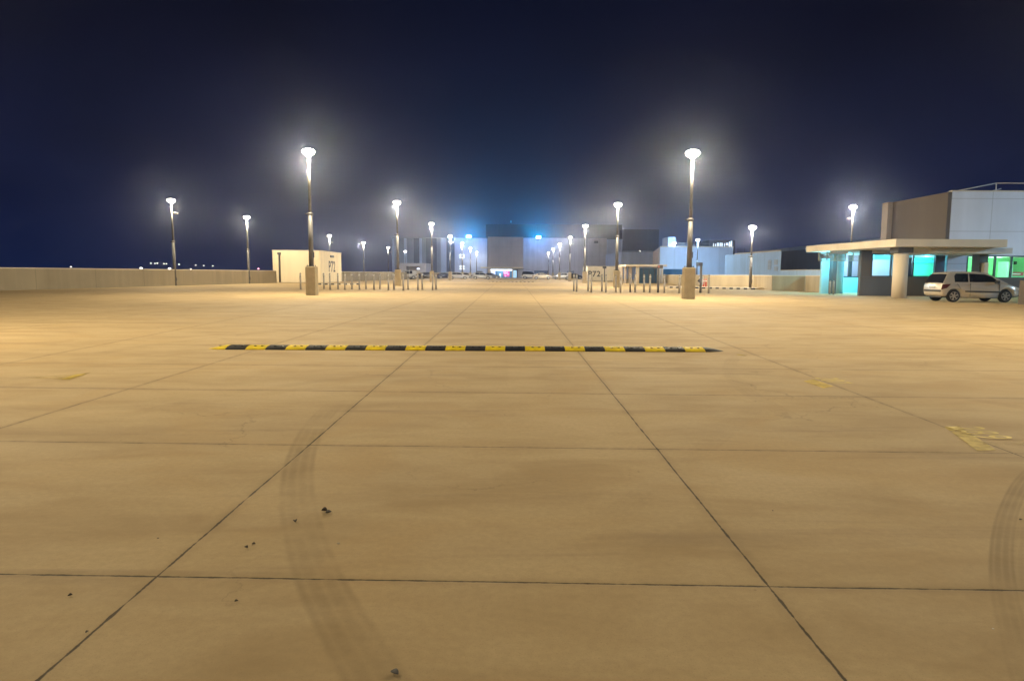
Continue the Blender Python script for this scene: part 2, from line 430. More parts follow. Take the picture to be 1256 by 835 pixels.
wall_run('parapet_wall', 'far beige parapet wall behind the left bollards, beyond the cream stair hut', [flat(wl(88)), flat(wl(150)), flat(wl(204))], 1.40, .25, M['parapet_left'])

# ------------------------------------------------------------------ lamp posts
def lamp_light(name, col, P_):
    l = bpy.data.lights.new(name, 'POINT'); l.energy = P_; l.color = col; l.shadow_soft_size = .15; l.use_nodes = True
    nt = l.node_tree; N = nt.nodes; L = nt.links; em = N['Emission']
    tc = N.new('ShaderNodeTexCoord'); s = N.new('ShaderNodeSeparateXYZ'); L.new(tc.outputs['Normal'], s.inputs[0])
    # batwing distribution of a street luminaire: stronger towards the sides than straight down, little upwards
    r = N.new('ShaderNodeValToRGB'); q = N.new('ShaderNodeMapRange')
    q.inputs['From Min'].default_value = -1; q.inputs['From Max'].default_value = 1
    L.new(s.outputs['Z'], q.inputs['Value']); L.new(q.outputs[0], r.inputs['Fac'])
    c = r.color_ramp
    pts = [(0.0, .52), (.10, .60), (.20, .84), (.28, 1.0), (.36, .92), (.44, .74), (.50, .50), (.58, .30), (1.0, .24)]
    c.elements[0].position = 0; c.elements[0].color = (*(pts[0][1],) * 3, 1)
    c.elements[1].position = 1; c.elements[1].color = (*(pts[-1][1],) * 3, 1)
    for p_, v in pts[1:-1]: e = c.elements.new(p_); e.color = (v, v, v, 1)
    L.new(r.outputs[0], em.inputs['Strength'])
    return l
LP = 14300
L_WARM = lamp_light('lamp_warm', (1.0, .84, .57), LP)
L_PALE = lamp_light('lamp_pale', (.95, .86, .72), LP)
L_COOL = lamp_light('lamp_cool', (.46, .73, 1.0), LP * 1.5)

def lamp_post(x, y, H, label, light, plinth=0.0, pw=.54, camera=0, collar=.52, power=None, group='lit lamp posts'):
    root = empty('lamp_post', (x, y, 0)); tag(root, label, 'lamp post', group)
    z0 = 0.0
    if plinth:
        MB().box(-pw / 2, pw / 2, -pw / 2, pw / 2, 0, plinth).build('plinth', M['plinth'], root, bevel=.03)
        z0 = plinth
        bpx = MB().box(-.21, .21, -.21, .21, z0 + .002, z0 + .03)
        for sx_ in (-1, 1):
            for sy_ in (-1, 1): bpx.tube((sx_ * .165, sy_ * .165, z0 + .031), (sx_ * .165, sy_ * .165, z0 + .09), .022, n=8)
        bpx.build('base_plate', M['post'], root)
        z0 += .032
    zc = z0 + (H - z0) * collar
    MB().tube((0, 0, z0), (0, 0, zc), .135, .115).build('lower_pole', M['post'], root)
    MB().tube((0, 0, zc), (0, 0, H - .22), .082, .062).build('upper_pole', M['post'], root)
    MB().lathe([(.12, -.05), (.155, -.04), (.155, .05), (.09, .10)], 16, (0, 0, zc)).tube((-.13, 0, zc), (-.27, 0, zc + .01), .028, n=8).build('collar', M['post'], root)
    hd = MB().lathe([(.065, -.24), (.095, -.20), (.095, -.165)], 16, (0, 0, H)).lathe([(.35, .032), (.375, .042), (.375, .06), (.35, .07)], 28, (0, 0, H)).lathe([(.08, .182), (.06, .21), (.02, .22)], 16, (0, 0, H)).build('lamp_head', M['white_metal'], root)
    MB().lathe([(.10, -.16), (.19, -.125), (.29, -.05), (.34, .030)], 28, (0, 0, H)).build('lens', M['lens'], hd)
    MB().lathe([(.34, .072), (.28, .13), (.18, .165), (.09, .18)], 28, (0, 0, H)).build('diffuser_dome', M['lens'], hd)
    MB().box(.125, .16, -.06, .06, z0 + .45, z0 + .75).build('access_hatch', M['dark_metal'], root)
    if camera:
        zk = H - 1.15; s = camera
        c_ = MB().tube((0, 0, zk + .1), (s * .30, -.05, zk + .1), .022, n=8).build('camera_bracket', M['white_metal'], root)
        MB().box(s * .26, s * .60, -.19, -.03, zk - .03, zk + .12).build('security_camera', M['white_metal'], c_, bevel=.02)
    if power is None and y > 100: power = LP * (.75 if y < 150 else (.40 if y < 188 else .18)); light = L_PALE if light == L_WARM else light
    lo = bpy.data.objects.new('lamp_light', light if power is None else lamp_light('lamp_special', tuple(light.color), power))
    COL.objects.link(lo); lo.parent = root; lo.location = (0, 0, H - .33)
    return root

def lamp_px(px, py, label, light, base=None, H=None, base_px=None, plinth=0.0, **k):
    """lamp top at photo pixel; distance from its base, or from a known height"""
    if base is not None:
        g = gnd(base_px or px, base); Y = g.y; X = g.x; H = Z_(px, py, Y)
    else:
        lo, hi = 5.0, 400.0
        for _ in range(60):
            mid_ = (lo + hi) / 2
            if Z_(px, py, mid_) > H: hi = mid_
            else: lo = mid_
        Y = lo; X = X_(px, Y, py)
    return lamp_post(X, Y, H, label, light, plinth, **k)

PH = 1.55
# left row along the drive
lamp_px(381, 187, 'tallest looking lamp post of the left row, on the nearest square concrete plinth', L_WARM, base=362, base_px=383, plinth=PH, collar=.46)
HL = 7.9
for px, py, lab in ((487, 249, 'second lamp post of the left row, on a concrete plinth among the left bollards'),
                    (529.3, 275, 'third lamp post of the left row, standing right of the grey portal'),
                    (552, 290, 'fourth lamp post of the left row, with a white security camera near its top'),
                    (567, 298.5, 'fifth lamp post of the left row, level with the white floodlit sign post'),
                    (577, 304.5, 'sixth lamp post of the left row, rising behind the silver estate car'),
                    (584.5, 309.5, 'farthest and lowest looking lamp post of the left row')):
    lamp_px(px, py, lab, L_WARM, H=HL, plinth=PH, camera=1 if px == 552 else 0)
# right row
lamp_px(850, 189, 'nearest lamp post of the right row, on the large ochre concrete plinth', L_WARM, base=366.5, base_px=844, plinth=PH, collar=.42)
HR = 7.5
for px, py, lab in ((758, 251.5, 'second lamp post of the right row, on a plinth before the cream hut'),
                    (718, 277.5, 'third lamp post of the right row, just left of the cream hut'),
                    (699.5, 291.5, 'fourth lamp post of the right row, with a white security camera halfway up'),
                    (686.5, 299.5, 'fifth lamp post of the right row, near the silver and dark hatchback'),
                    (678.5, 306, 'sixth lamp post of the right row, above the bonnet of the pale saloon car'),
                    (672.7, 310.5, 'farthest lamp post of the right row, in front of the louvred grille')):
    lamp_px(px, py, lab, L_WARM, H=HR, plinth=PH, camera=1 if px == 699.5 else 0)
# edge posts
lamp_px(212, 246.5, 'lamp post against the left parapet wall, with a small camera below its head', L_WARM, base=350.5, base_px=215, camera=1, power=LP * .5)
lamp_px(304.5, 267, 'slim lamp post against the left parapet wall, near the cream stair hut', L_WARM, base=348, base_px=305.5, power=LP * .5)
lamp_px(404, 289.5, 'lamp post rising from behind the cream stair hut', L_WARM, H=7.6, camera=1)
lamp_px(445.7, 298, 'lamp post behind the left bollards against the dark sky', L_WARM, H=7.6)
lamp_px(476, 304, 'lamp post with a camera just left of the striped facade', L_WARM, H=7.6, camera=1)
lamp_px(497, 308.5, 'lamp post in front of the striped blue facade, above the grey portal', L_COOL, H=7.6)
lamp_px(923.5, 279.5, 'lamp post on the kerb beside the right beige barrier wall', L_PALE, base=353, base_px=920, power=LP * .5)
lamp_px(1046.5, 254.5, 'lamp post rising above the flat canopy of the right building', L_PALE, H=7.9, camera=-1)
lamp_px(856, 294.5, 'lamp post behind the right concrete plinth, before the pale blue block', L_COOL, H=7.4)
lamp_px(827, 298.5, 'lamp post before the pale block with the brown flank', L_COOL, H=7.4)
lamp_px(764.5, 311.5, 'small distant lamp post at the corner of the pale far wing', L_COOL, H=7.4, camera=-1)
lamp_px(785, 308.5, 'small distant lamp post above the glazed pavilion', L_COOL, H=7.4, camera=-1)
# unseen posts, rows carried on, added to light foreground and right building
for x, y, lab, li in ((-11.6, 10.5, 'added unseen lamp post of the left row, just outside the frame', L_WARM), (12.8, 12.5, 'added unseen lamp post of the right row, just outside the frame', L_WARM),
                  (-11.6, -15, 'added unseen lamp post of the left row behind the viewpoint', L_WARM), (12.0, -15, 'added unseen lamp post of the right row behind the viewpoint', L_WARM),
                  (44, 22, 'unseen lamp post added outside the frame to light the right building', L_COOL)):
    lamp_post(x, y, 7.6, lab, li, PH, power=LP * ((1.7 if x > 30 else .74) if y > 0 else .20))

# ------------------------------------------------------------------ blue floodlights on the far roof
def blue_flood(px, py, Y, label):
    p = at(px, py, Y)
    root = empty('floodlight', (p.x, p.y, p.z)); tag(root, label, 'floodlight', 'blue roof floodlights')
    MB().box(-.75, .75, -.1, .25, -.45, .45).build('housing', M['dark_metal'], root, bevel=.05)
    MB().box(-.68, .68, -.16, -.103, -.38, .38).build('lens', emit('blue lens', (.18, .62, 1.0), 40), root)
    MB().tube((0, .1, -.46), (0, 1.2, -1.1), .06, n=8).build('bracket', M['dark_metal'], root)
    for typ, e_, dy in (('SPOT', 42000, -.3), ('POINT', 1500, -2.6)):
        l = bpy.data.lights.new('flood_light', typ); l.energy = e_; l.color = (.0, .48, .88) if typ == 'SPOT' else (.22, .45, 1.0); l.shadow_soft_size = .3
        lo = bpy.data.objects.new('flood_light', l); COL.objects.link(lo); lo.parent = root; lo.location = (0, dy, 0)
        if typ == 'SPOT': l.spot_size = math.radians(84); l.spot_blend = .5; lo.rotation_euler = (math.radians(-124), 0, 0)
FY = 212
blue_flood(575, 290.3, FY - 2.2, 'bright blue floodlight at the roof edge left of the central block')
blue_flood(660.5, 291, FY - 2.2, 'bright blue floodlight at the roof edge right of the central block')

# ------------------------------------------------------------------ cars
def paint(name, c, metal=.5, rough=.32):
    return mat(name, c, rough, metal, .03, 3, coat=.6)
CM_ = dict(glass=mat('car glass', (.012, .013, .018), .05, 0, .1, 3), trim=mat('car trim', (.02, .02, .02), .5), tyre=mat('tyre', (.016, .016, .017), .8, 0, .2, 8),
           rim=mat('alloy', (.55, .53, .50), .3, .8, .05, 4), tail=mat('tail lens', (.07, .008, .008), .12), head=mat('head lens', (.6, .6, .58), .1), plate=mat('plate', (.7, .7, .65), .5))
KIND = {
 'hatch': dict(L=3.85, low=[(-1.93,.42,.86,.74),(-1.88,.30,.93,.79),(-1.62,.25,.96,.825),(-1.0,.2,.97,.83),(0,.19,.95,.835),(.85,.19,.93,.83),(1.2,.2,.91,.81),(1.55,.22,.83,.77),(1.80,.26,.72,.69),(1.92,.36,.60,.56)],
    gh=[(-1.885,.91),(-1.64,1.40),(-1.50,1.465),(-.9,1.50),(-.2,1.50),(.28,1.43),(.75,1.18),(1.28,.91)], win=[(-1.30,-.66),(-.60,.18),], wx=(-1.325,1.13), wr=.30),
 'saloon': dict(L=4.5, low=[(-2.25,.42,.84,.70),(-2.15,.30,.98,.78),(-1.5,.22,.99,.85),(-.5,.2,.95,.86),(.6,.2,.92,.86),(1.2,.2,.90,.84),(1.8,.24,.82,.78),(2.15,.28,.70,.68),(2.25,.38,.60,.55)],
    gh=[(-1.75,.97),(-1.1,1.36),(-.7,1.43),(-.1,1.44),(.3,1.40),(.75,1.18),(1.2,.90)], win=[(-1.02,-.40),(-.34,.34)], wx=(-1.38,1.36), wr=.32),
 'estate': dict(L=4.6, low=[(-2.3,.42,.84,.70),(-2.2,.30,.98,.80),(-1.5,.22,.99,.86),(-.5,.2,.96,.87),(.6,.2,.93,.87),(1.2,.2,.91,.85),(1.8,.24,.84,.79),(2.2,.28,.72,.68),(2.3,.38,.62,.55)],
    gh=[(-2.15,.97),(-1.85,1.42),(-1.3,1.50),(-.3,1.52),(.3,1.46),(.8,1.2),(1.3,.91)], win=[(-1.35,-.5),(-.44,.30)], wx=(-1.40,1.38), wr=.32),
 'offroad': dict(L=4.3, low=[(-2.15,.5,1.0,.78),(-2.08,.38,1.12,.86),(-1.2,.34,1.14,.88),(0,.33,1.12,.88),(.9,.33,1.10,.88),(1.5,.34,1.06,.86),(1.95,.38,1.0,.82),(2.12,.46,.86,.74)],
    gh=[(-2.05,1.10),(-1.92,1.74),(-1.6,1.82),(-.4,1.84),(.3,1.80),(.62,1.6),(.98,1.08)], win=[(-1.1,-.5),(-.42,.28)], wx=(-1.32,1.34), wr=.37),
}
def make_car(kind, label, pm, loc, rz, lit=None, detail=True, upper=None, plate=None):
    K = KIND[kind]; root = empty('parked_car', loc, rz); tag(root, label, 'car', 'cars parked on the deck')
    mb = MB(); rings = []
    for x, zb, zt, hw in K['low']:
        hz = zt - zb
        half = [(hw * .86, zb), (hw * .97, zb + .06), (hw, zb + hz * .32), (hw * .995, zb + hz * .62), (hw * .965, zb + hz * .90), (hw * .90, zt), (hw * .45, zt + .025)]
        ring = [(x, -y, z) for y, z in half] + [(x, y, z) for y, z in reversed(half)]
        rings.append([mb.bm.verts.new(p) for p in ring])
    n = len(rings[0])
    for a, b_ in zip(rings, rings[1:]):
        for i in range(n): j = (i + 1) % n; mb.bm.faces.new((a[i], a[j], b_[j], b_[i]))
    mb.bm.faces.new(rings[0]); mb.bm.faces.new(rings[-1][::-1])
    body = mb.build('body', pm, root, smooth=True)
    # wheel arches cut out of the body, one cutter per side and axle
    cuts = []
    for wx in K['wx']:
        for s in (-1, 1):
            cb = MB(); cb.tube((wx, s * .55, K['wr'] + .01), (wx, s * 1.3, K['wr'] + .01), K['wr'] * 1.20, n=32)
            cut = cb.build('cutter', pm); cuts.append(cut)
            bo = body.modifiers.new('arches', 'BOOLEAN'); bo.object = cut; bo.operation = 'DIFFERENCE'; bo.solver = 'EXACT'
    body.parent = None
    bpy.context.view_layer.update()
    dg = bpy.context.evaluated_depsgraph_get(); me = bpy.data.meshes.new_from_object(body.evaluated_get(dg))
    body.modifiers.clear(); body.data = me; body.parent = root
    for cut in cuts: bpy.data.objects.remove(cut)
    MB().box(K['wx'][0] - .5, K['wx'][1] + .5, -.62, .62, .22, .62).build('underbody', CM_['trim'], root)
    # greenhouse
    gh = K['gh']; zb0 = gh[0][1]; zr = max(z for _, z in gh); hw0 = max(s[3] for s in K['low']) * .93; hw1 = hw0 * .84
    def hwz(z): return hw0 + (hw1 - hw0) * max(0, (z - zb0)) / (zr - zb0)
    mb = MB(); A = [mb.bm.verts.new((x, -hwz(z), z)) for x, z in gh]; B = [mb.bm.verts.new((x, hwz(z), z)) for x, z in gh]
    mb.bm.faces.new(A); mb.bm.faces.new(B[::-1])
    for i in range(len(gh)): j = (i + 1) % len(gh); f = mb.bm.faces.new((A[j], A[i], B[i], B[j])); f.smooth = True
    mb.build('roof', upper or pm, root, bevel=.05, seg=3)
    def top_at(x):
        for (xa, za), (xb, zb_) in zip(gh, gh[1:]):
            if xa <= x <= xb: return za + (zb_ - za) * (x - xa) / (xb - xa)
        return zb0
    for s in (-1, 1):
        wins = list(K['win'])
        for k, (xa, xb) in enumerate(wins):
            ztop = min(zr - .10, zr - .09)
            lowz = max(zb0, .94) + .045
            if k == len(wins) - 1:   # front door glass follows the screen pillar
                pts = [(xa, lowz), (xb + .62, lowz), (xb + .30, min(top_at(xb + .30) - .075, ztop)), (xb - .02, min(ztop, top_at(xb) - .085)), (xa, ztop)]
            else: pts = [(xa, lowz), (xb, lowz), (xb, ztop), (xa + .06, ztop), (xa - .02, ztop - .12)]
            q_ = MB(); q_.extr([(u, v) for u, v in pts], lambda u, v, w_: (u, s * (hwz(v) + w_), v), -.01, .006)
            q_.build('side_window', CM_['glass'], root)
    def slope_glass(name, i, inset, gw=.90):
        (xa, za), (xb, zb_) = gh[i], gh[i + 1]
        pa_ = Vector((xa, 0, za)); pb_ = Vector((xb, 0, zb_)); dd = (pb_ - pa_); nn = Vector((-dd.z, 0, dd.x)).normalized()
        pa2 = pa_ + dd * inset; pb2 = pb_ - dd * .06
        q_ = MB(); pts = [pa2 + Vector((0, -hwz(pa2.z) * gw, 0)), pa2 + Vector((0, hwz(pa2.z) * gw, 0)), pb2 + Vector((0, hwz(pb2.z) * gw, 0)), pb2 + Vector((0, -hwz(pb2.z) * gw, 0))]
        lo_ = [q_.bm.verts.new(p - nn * .01) for p in pts]; hi_ = [q_.bm.verts.new(p + nn * .007) for p in pts]
        q_.bm.faces.new(lo_[::-1]); q_.bm.faces.new(hi_)
        for a in range(4): c_ = (a + 1) % 4; q_.bm.faces.new((lo_[a], lo_[c_], hi_[c_], hi_[a]))
        q_.build(name, CM_['glass'], root)
    slope_glass('rear_window', 0, .05, .97); slope_glass('windscreen', len(gh) - 2, .10)
    # wheels
    wr = K['wr']; hwm = max(s[3] for s in K['low'])
    for wx in K['wx']:
        for s in (-1, 1):
            wh = empty('wheel', (wx, s * (hwm - .13), wr)); wh.parent = root
            MB().lathe([(wr * .66, -.09), (wr * .95, -.10), (wr, -.07), (wr, .07), (wr * .95, .10), (wr * .66, .09)], 28, axis='y').build('tyre', CM_['tyre'], wh)
            r_ = MB(); yo = s * .085
            ring_a = []
            r_.lathe([(wr * .16, min(yo, yo + s * .02)), (wr * .16, max(yo, yo + s * .02))], 16, axis='y')
            for k in range(6):
                a = k * PI / 3 + .3
                c1 = Vector((math.cos(a), 0, math.sin(a))); t1 = Vector((-math.sin(a), 0, math.cos(a)))
                pts = [c1 * wr * .12 - t1 * wr * .085, c1 * wr * .66 - t1 * wr * .13, c1 * wr * .66 + t1 * wr * .13, c1 * wr * .12 + t1 * wr * .085]
                lo_ = [r_.bm.verts.new(p + Vector((0, yo, 0))) for p in pts]; hi_ = [r_.bm.verts.new(p + Vector((0, yo + s * .016, 0))) for p in pts]
                r_.bm.faces.new(lo_); r_.bm.faces.new(hi_)
                for q2 in range(4): c2 = (q2 + 1) % 4; r_.bm.faces.new((lo_[q2], lo_[c2], hi_[c2], hi_[q2]))
            for i in range(28):
                a0 = 2 * PI * i / 28; a1 = 2 * PI * (i + 1) / 28
                v = [(wr * rr * math.cos(a), yo + s * .022, wr * rr * math.sin(a)) for rr, a in ((.63, a0), (.70, a0), (.70, a1), (.63, a1))]
                r_.face(v)
            r_.build('rim', CM_['rim'], wh)
    lowl = K['low']; zb_, zt_ = lowl[1][1], lowl[1][2]; xr = -K['L'] / 2; xf = K['L'] / 2; hwr = lowl[1][3]
    for s in (-1, 1):
        q_ = MB(); q_.extr([(xr + .0, zt_ - .31), (xr + .24, zt_ - .24), (xr + .42, zt_ - .04), (xr + .04, zt_ - .06)], lambda u, v, w_: (u, s * w_, v), hwr - .17, hwr + .035)
        q_.build('tail_light', CM_['tail'], root, bevel=.015)
        q_ = MB(); q_.extr([(xf - .36, .62), (xf - .06, .60), (xf - .12, .70), (xf - .42, .80)], lambda u, v, w_: (u, s * w_, v), hwr - .22, hwr - .045)
        q_.build('headlight', CM_['head'], root, bevel=.015)
        q_ = MB().box(.70, .84, s * (hwm + .02) - .05 * (1 + s), s * (hwm + .02) + .05 * (1 - s) + .12 * (s > 0), .95, 1.10)
        q_ = MB(); y0_ = hwm * .90; q_.box(.58, .74, min(s * y0_, s * (y0_ + .20)), max(s * y0_, s * (y0_ + .20)), .92, 1.07)
        q_.build('mirror', CM_['trim'], root, bevel=.03)
        if detail:
            q_ = MB(); q_.extr([(-.82, .50), (.88, .47), (.88, .535), (-.82, .565)], lambda u, v, w_: (u, s * w_, v), hwm - .03, hwm + .014)
            q_.build('side_moulding', CM_['trim'], root, bevel=.006)
            for xd in (-.72, .12):
                MB().box(xd, xd + .16, min(s * (hwm - .02), s * (hwm + .022)), max(s * (hwm - .02), s * (hwm + .022)), .80, .825).build('door_handle', pm, root, bevel=.008)
            dl = MB()
            for pts in ([(.80, .28), (.80, .90)], [(-.58, .28), (-.58, .92)], [(-1.02, .62), (-1.20, .90)]):
                (xa, za), (xb, zb2) = pts
                dl.extr([(xa - .005, za), (xa + .005, za), (xb + .005, zb2), (xb - .005, zb2)], lambda u, v, w_: (u, s * w_, v), hwm * .95, hwm + .0015)
            dl.build('door_seam', CM_['trim'], root)
    MB().box(xr - .035, xr + .14, -hwr * .93, hwr * .93, .50, .60).build('rear_bumper_strip', CM_['trim'], root, bevel=.02)
    MB().box(xf - .16, xf + .02, -hwr * .72, hwr * .72, .44, .52).build('front_bumper_strip', CM_['trim'], root, bevel=.02)
    pl = MB().box(xr - .012, xr + .06, -.24, .24, .68, .79).build('number_plate', CM_['plate'] if plate is None else CM_['ink'], root, bevel=.005)
    return root
CM_['ink'] = mat('plate black', (.02, .02, .02), .4)

silver = paint('champagne silver paint', (.60, .54, .46), .4, .24)
rzc = math.radians(-3.0); car_s = .935
rw0 = Vector((X_(1169, 30.2, 360), 30.2, 0))               # rear wheel nearest the viewer
fw = Vector((math.cos(rzc), math.sin(rzc), 0)); lf = Vector((-fw.y, fw.x, 0))
ctr = rw0 + fw * 1.325 * car_s + lf * .72 * car_s; ang = rzc
hc = make_car('hatch', 'champagne silver hatchback parked under the canopy of the right building', silver, ctr, ang, plate=1)
hc.scale = (car_s,) * 3
# plate characters: blurred in the photo, kept as light marks
ql = MB()
for k in range(5): ql.box(-1.943, -1.938, -.19 + k * .08, -.14 + k * .08, .71, .765)
ql.build('plate_lettering', CM_['plate'], [c for c in hc.children if c.name.startswith('number_plate')][0])

white = paint('white paint', (.66, .64, .60), 0, .35); black = paint('black paint', (.018, .018, .022), .2, .25)
grey = paint('grey paint', (.16, .16, .17), .5, .3); silv2 = paint('silver paint', (.50, .50, .49), .5, .3); dblue = paint('dark blue paint', (.02, .025, .05), .3, .25); beige = paint('pale gold paint', (.55, .49, .38), .3, .32)
def far_car(kind, pxc, py, label, pm, rz, upper=None):
    g = gnd(pxc, py); return make_car(kind, label, pm, (g.x, g.y, 0), rz, detail=False, upper=upper)
far_car('offroad', 498, 342.6, 'pale grey off-roader parked left of the grey portal entrance', silv2, PI + .5)
far_car('saloon', 510, 342.2, 'dark saloon car parked in the mouth of the grey portal', black, .15)
far_car('hatch', 525.5, 342.2, 'dark hatchback half hidden behind a lamp post plinth, right of the portal', grey, .3)
far_car('saloon', 546.5, 342, 'dark blue saloon parked left of the white people carrier', dblue, .4)
far_car('estate', 562.5, 342.6, 'white estate car parked between the lamp post plinths on the left', white, .05)
far_car('hatch', 571.5, 341.7, 'pale hatchback parked behind the nose of the white estate', beige, .1)
taxi = far_car('estate', 591, 342.6, 'silver estate car with a dark roof box near the lit entrance', silv2, .0)
MB().extr([(-1.2, 1.56), (.2, 1.56), (.1, 1.78), (-1.1, 1.80)], lambda u, v, w_: (u, w_, v), -.35, .35).build('roof_box', CM_['trim'], taxi, bevel=.05)
far_car('saloon', 602.5, 342, 'dark car with its nose before the lit shop entrance', grey, .0)
far_car('offroad', 651, 342.2, 'white off-roader with a black roof right of the central block', white, -.15, upper=black)
far_car('saloon', 665, 342.8, 'pale gold saloon car parked in front of the louvred grille', beige, .0)
far_car('hatch', 688, 342.8, 'silver hatchback parked among the right lamp post plinths', silv2, PI)
far_car('saloon', 704, 342.3, 'dark saloon car parked left of the cream hut', black, .1)
far_car('offroad', 749.5, 344.3, 'dark off-roader parked in front of the cream hut', black, 1.2)

# ------------------------------------------------------------------ cream huts
def hut(name, label, x0, x1, y0, y1, H, wm=None):
    root = empty(name, (x0, y0, 0)); tag(root, label, 'stair hut')
    MB().box(0, x1 - x0, 0, y1 - y0, 0, H).build('wall', wm or M['cream'], root)
    MB().box(-.05, x1 - x0 + .05, -.05, y1 - y0 + .05, H + .002, H + .12).build('roof_edge', M['coping'], root, bevel=.02)
    MB().box(.002 - .02, x1 - x0 + .02, -.02, y1 - y0 + .02, .0, .10).build('plinth_band', M['parapet'], root)
    return root
yh = gnd(365, 347.2).y
x0 = X_(335, yh); x1 = X_(393.5, yh); y1 = yh + 9.5
lh = hut('stair_hut', 'cream flat roofed stair hut at the left parapet, lettered P72 on its side', x0, x1, yh, y1, Z_(365, 306.8, yh) - .12, wall_mat('warm cream render', (.70, .60, .42), .06, .14))
lw = x1 - x0
MB().tube((X_(343.5, yh) - x0, -.1, .12), (X_(343.5, yh) - x0, -.1, 3.35), .10, n=10).box(X_(343.5, yh) - x0 - .17, X_(343.5, yh) - x0 + .17, -.26, 0, 3.35, 3.62).build('downpipe', M['dark_metal'], lh)
lettering('sign_lettering', 'P72', 1.9, M['ink'], Matrix.Translation((lw + .012, 4.9, 1.95)) @ Matrix.Rotation(PI / 2, 4, 'Z') @ Matrix.Rotation(PI / 2, 4, 'X'), lh, .006, .03)
MB().box(lw + .002, lw + .12, 4.2, 5.6, 3.15, 3.42).build('wall_light', M['dark_metal'], lh)
yr = gnd(740, 345.0).y
x0 = X_(720.5, yr); x1 = X_(760, yr)
rh = hut('stair_hut', 'cream flat roofed hut right of the drive, lettered P72 on its front', x0, x1, yr, yr + 7, Z_(740, 326.3, yr) - .12, wall_mat('white cream render', (.92, .84, .68), .05, .12))
lettering('sign_lettering', 'P72', 1.35, M['ink'], Matrix.Translation((X_(728.8, yr) - x0, -.03, Z_(728, 336.2, yr))) @ Matrix.Rotation(PI / 2, 4, 'X'), rh, .012, .028)
# traffic mirror/camera post before the hut
g = gnd(741.3, 346)
r_ = empty('camera_post', (g.x, g.y, 0)); tag(r_, 'black camera post standing before the front of the cream hut right of the drive', 'camera post')
MB().tube((0, 0, 0), (0, 0, 2.1), .09, n=10).build('pole', M['dark_metal'], r_)
MB().box(-.30, .25, -.25, .25, 2.1, 2.45).build('camera_head', M['dark_metal'], r_, bevel=.05)

# ------------------------------------------------------------------ bollards
def bollard(px, py, label, group):
    g = gnd(px, py); root = empty('bollard', (g.x, g.y, 0)); tag(root, label, 'bollard', group)
    return root
proto = empty('bollard', (0, 0, 0))
MB().tube((0, 0, 0), (0, 0, 1.05), .062, n=18).lathe([(.062, 0), (.062, .05), (.045, .12), (.015, .14)], 18, (0, 0, 1.08)).build('post', M['bollard'], proto)
MB().lathe([(.065, 0), (.065, .03)], 18, (0, 0, 1.05)).build('collar', M['white_metal'], proto)
MB().lathe([(.11, 0), (.11, .012), (.07, .02)], 18).build('base_flange', M['bollard'], proto)
LB = [(369, 355), (397.4, 354.7), (405, 355.6), (414.7, 354.7), (423, 355.5), (431.6, 354.9), (441, 355.5), (449, 354.9), (458.8, 355.6), (466, 354.7), (476.5, 356), (483.3, 355.5), (494.8, 356.3), (500.5, 355.4), (512.7, 356), (517.8, 355.4), (530.6, 356), (534.8, 355.4)]
RB = [(703.8, 357.2), (707.3, 358), (721.3, 357.5), (725.3, 358.5), (738.2, 357.5), (743, 358.8), (755.4, 358.3), (761, 359.2), (772.9, 358.4), (779, 359), (789.8, 358.5), (797, 359.2), (814.8, 359.4), (833, 359.8), (869, 360)]
def place_bollards(pts, side):
    global proto
    front = [p for i, p in enumerate(pts) if (i % 2 == (0 if side == 'left' else 1))]
    cnt = {True: 0, False: 0}
    words = ['leftmost', 'second from the left', 'third from the left', 'fourth from the left', 'fifth from the left', 'sixth from the left', 'seventh from the left', 'eighth from the left', 'ninth from the left']
    for px, py in pts:
        fr = (px, py) in front
        lab = '%s slim steel bollard in the %s row of the %s group' % (words[cnt[fr]], 'front' if fr else 'back', side); cnt[fr] += 1
        g = gnd(px, py)
        if proto is not None: b_ = proto; proto = None; place_bollards.src = b_
        else: b_ = copy_tree(place_bollards.src)
        b_.location = (g.x, g.y, 0); b_.rotation_euler = (0, 0, random.uniform(0, 6))
        b_.rotation_euler.x = random.uniform(-.015, .015); b_.rotation_euler.y = random.uniform(-.015, .015)
        tag(b_, lab, 'bollard', 'steel bollards left of the drive' if side == 'left' else 'steel bollards right of the drive')
place_bollards(LB, 'left'); place_bollards(RB, 'right')

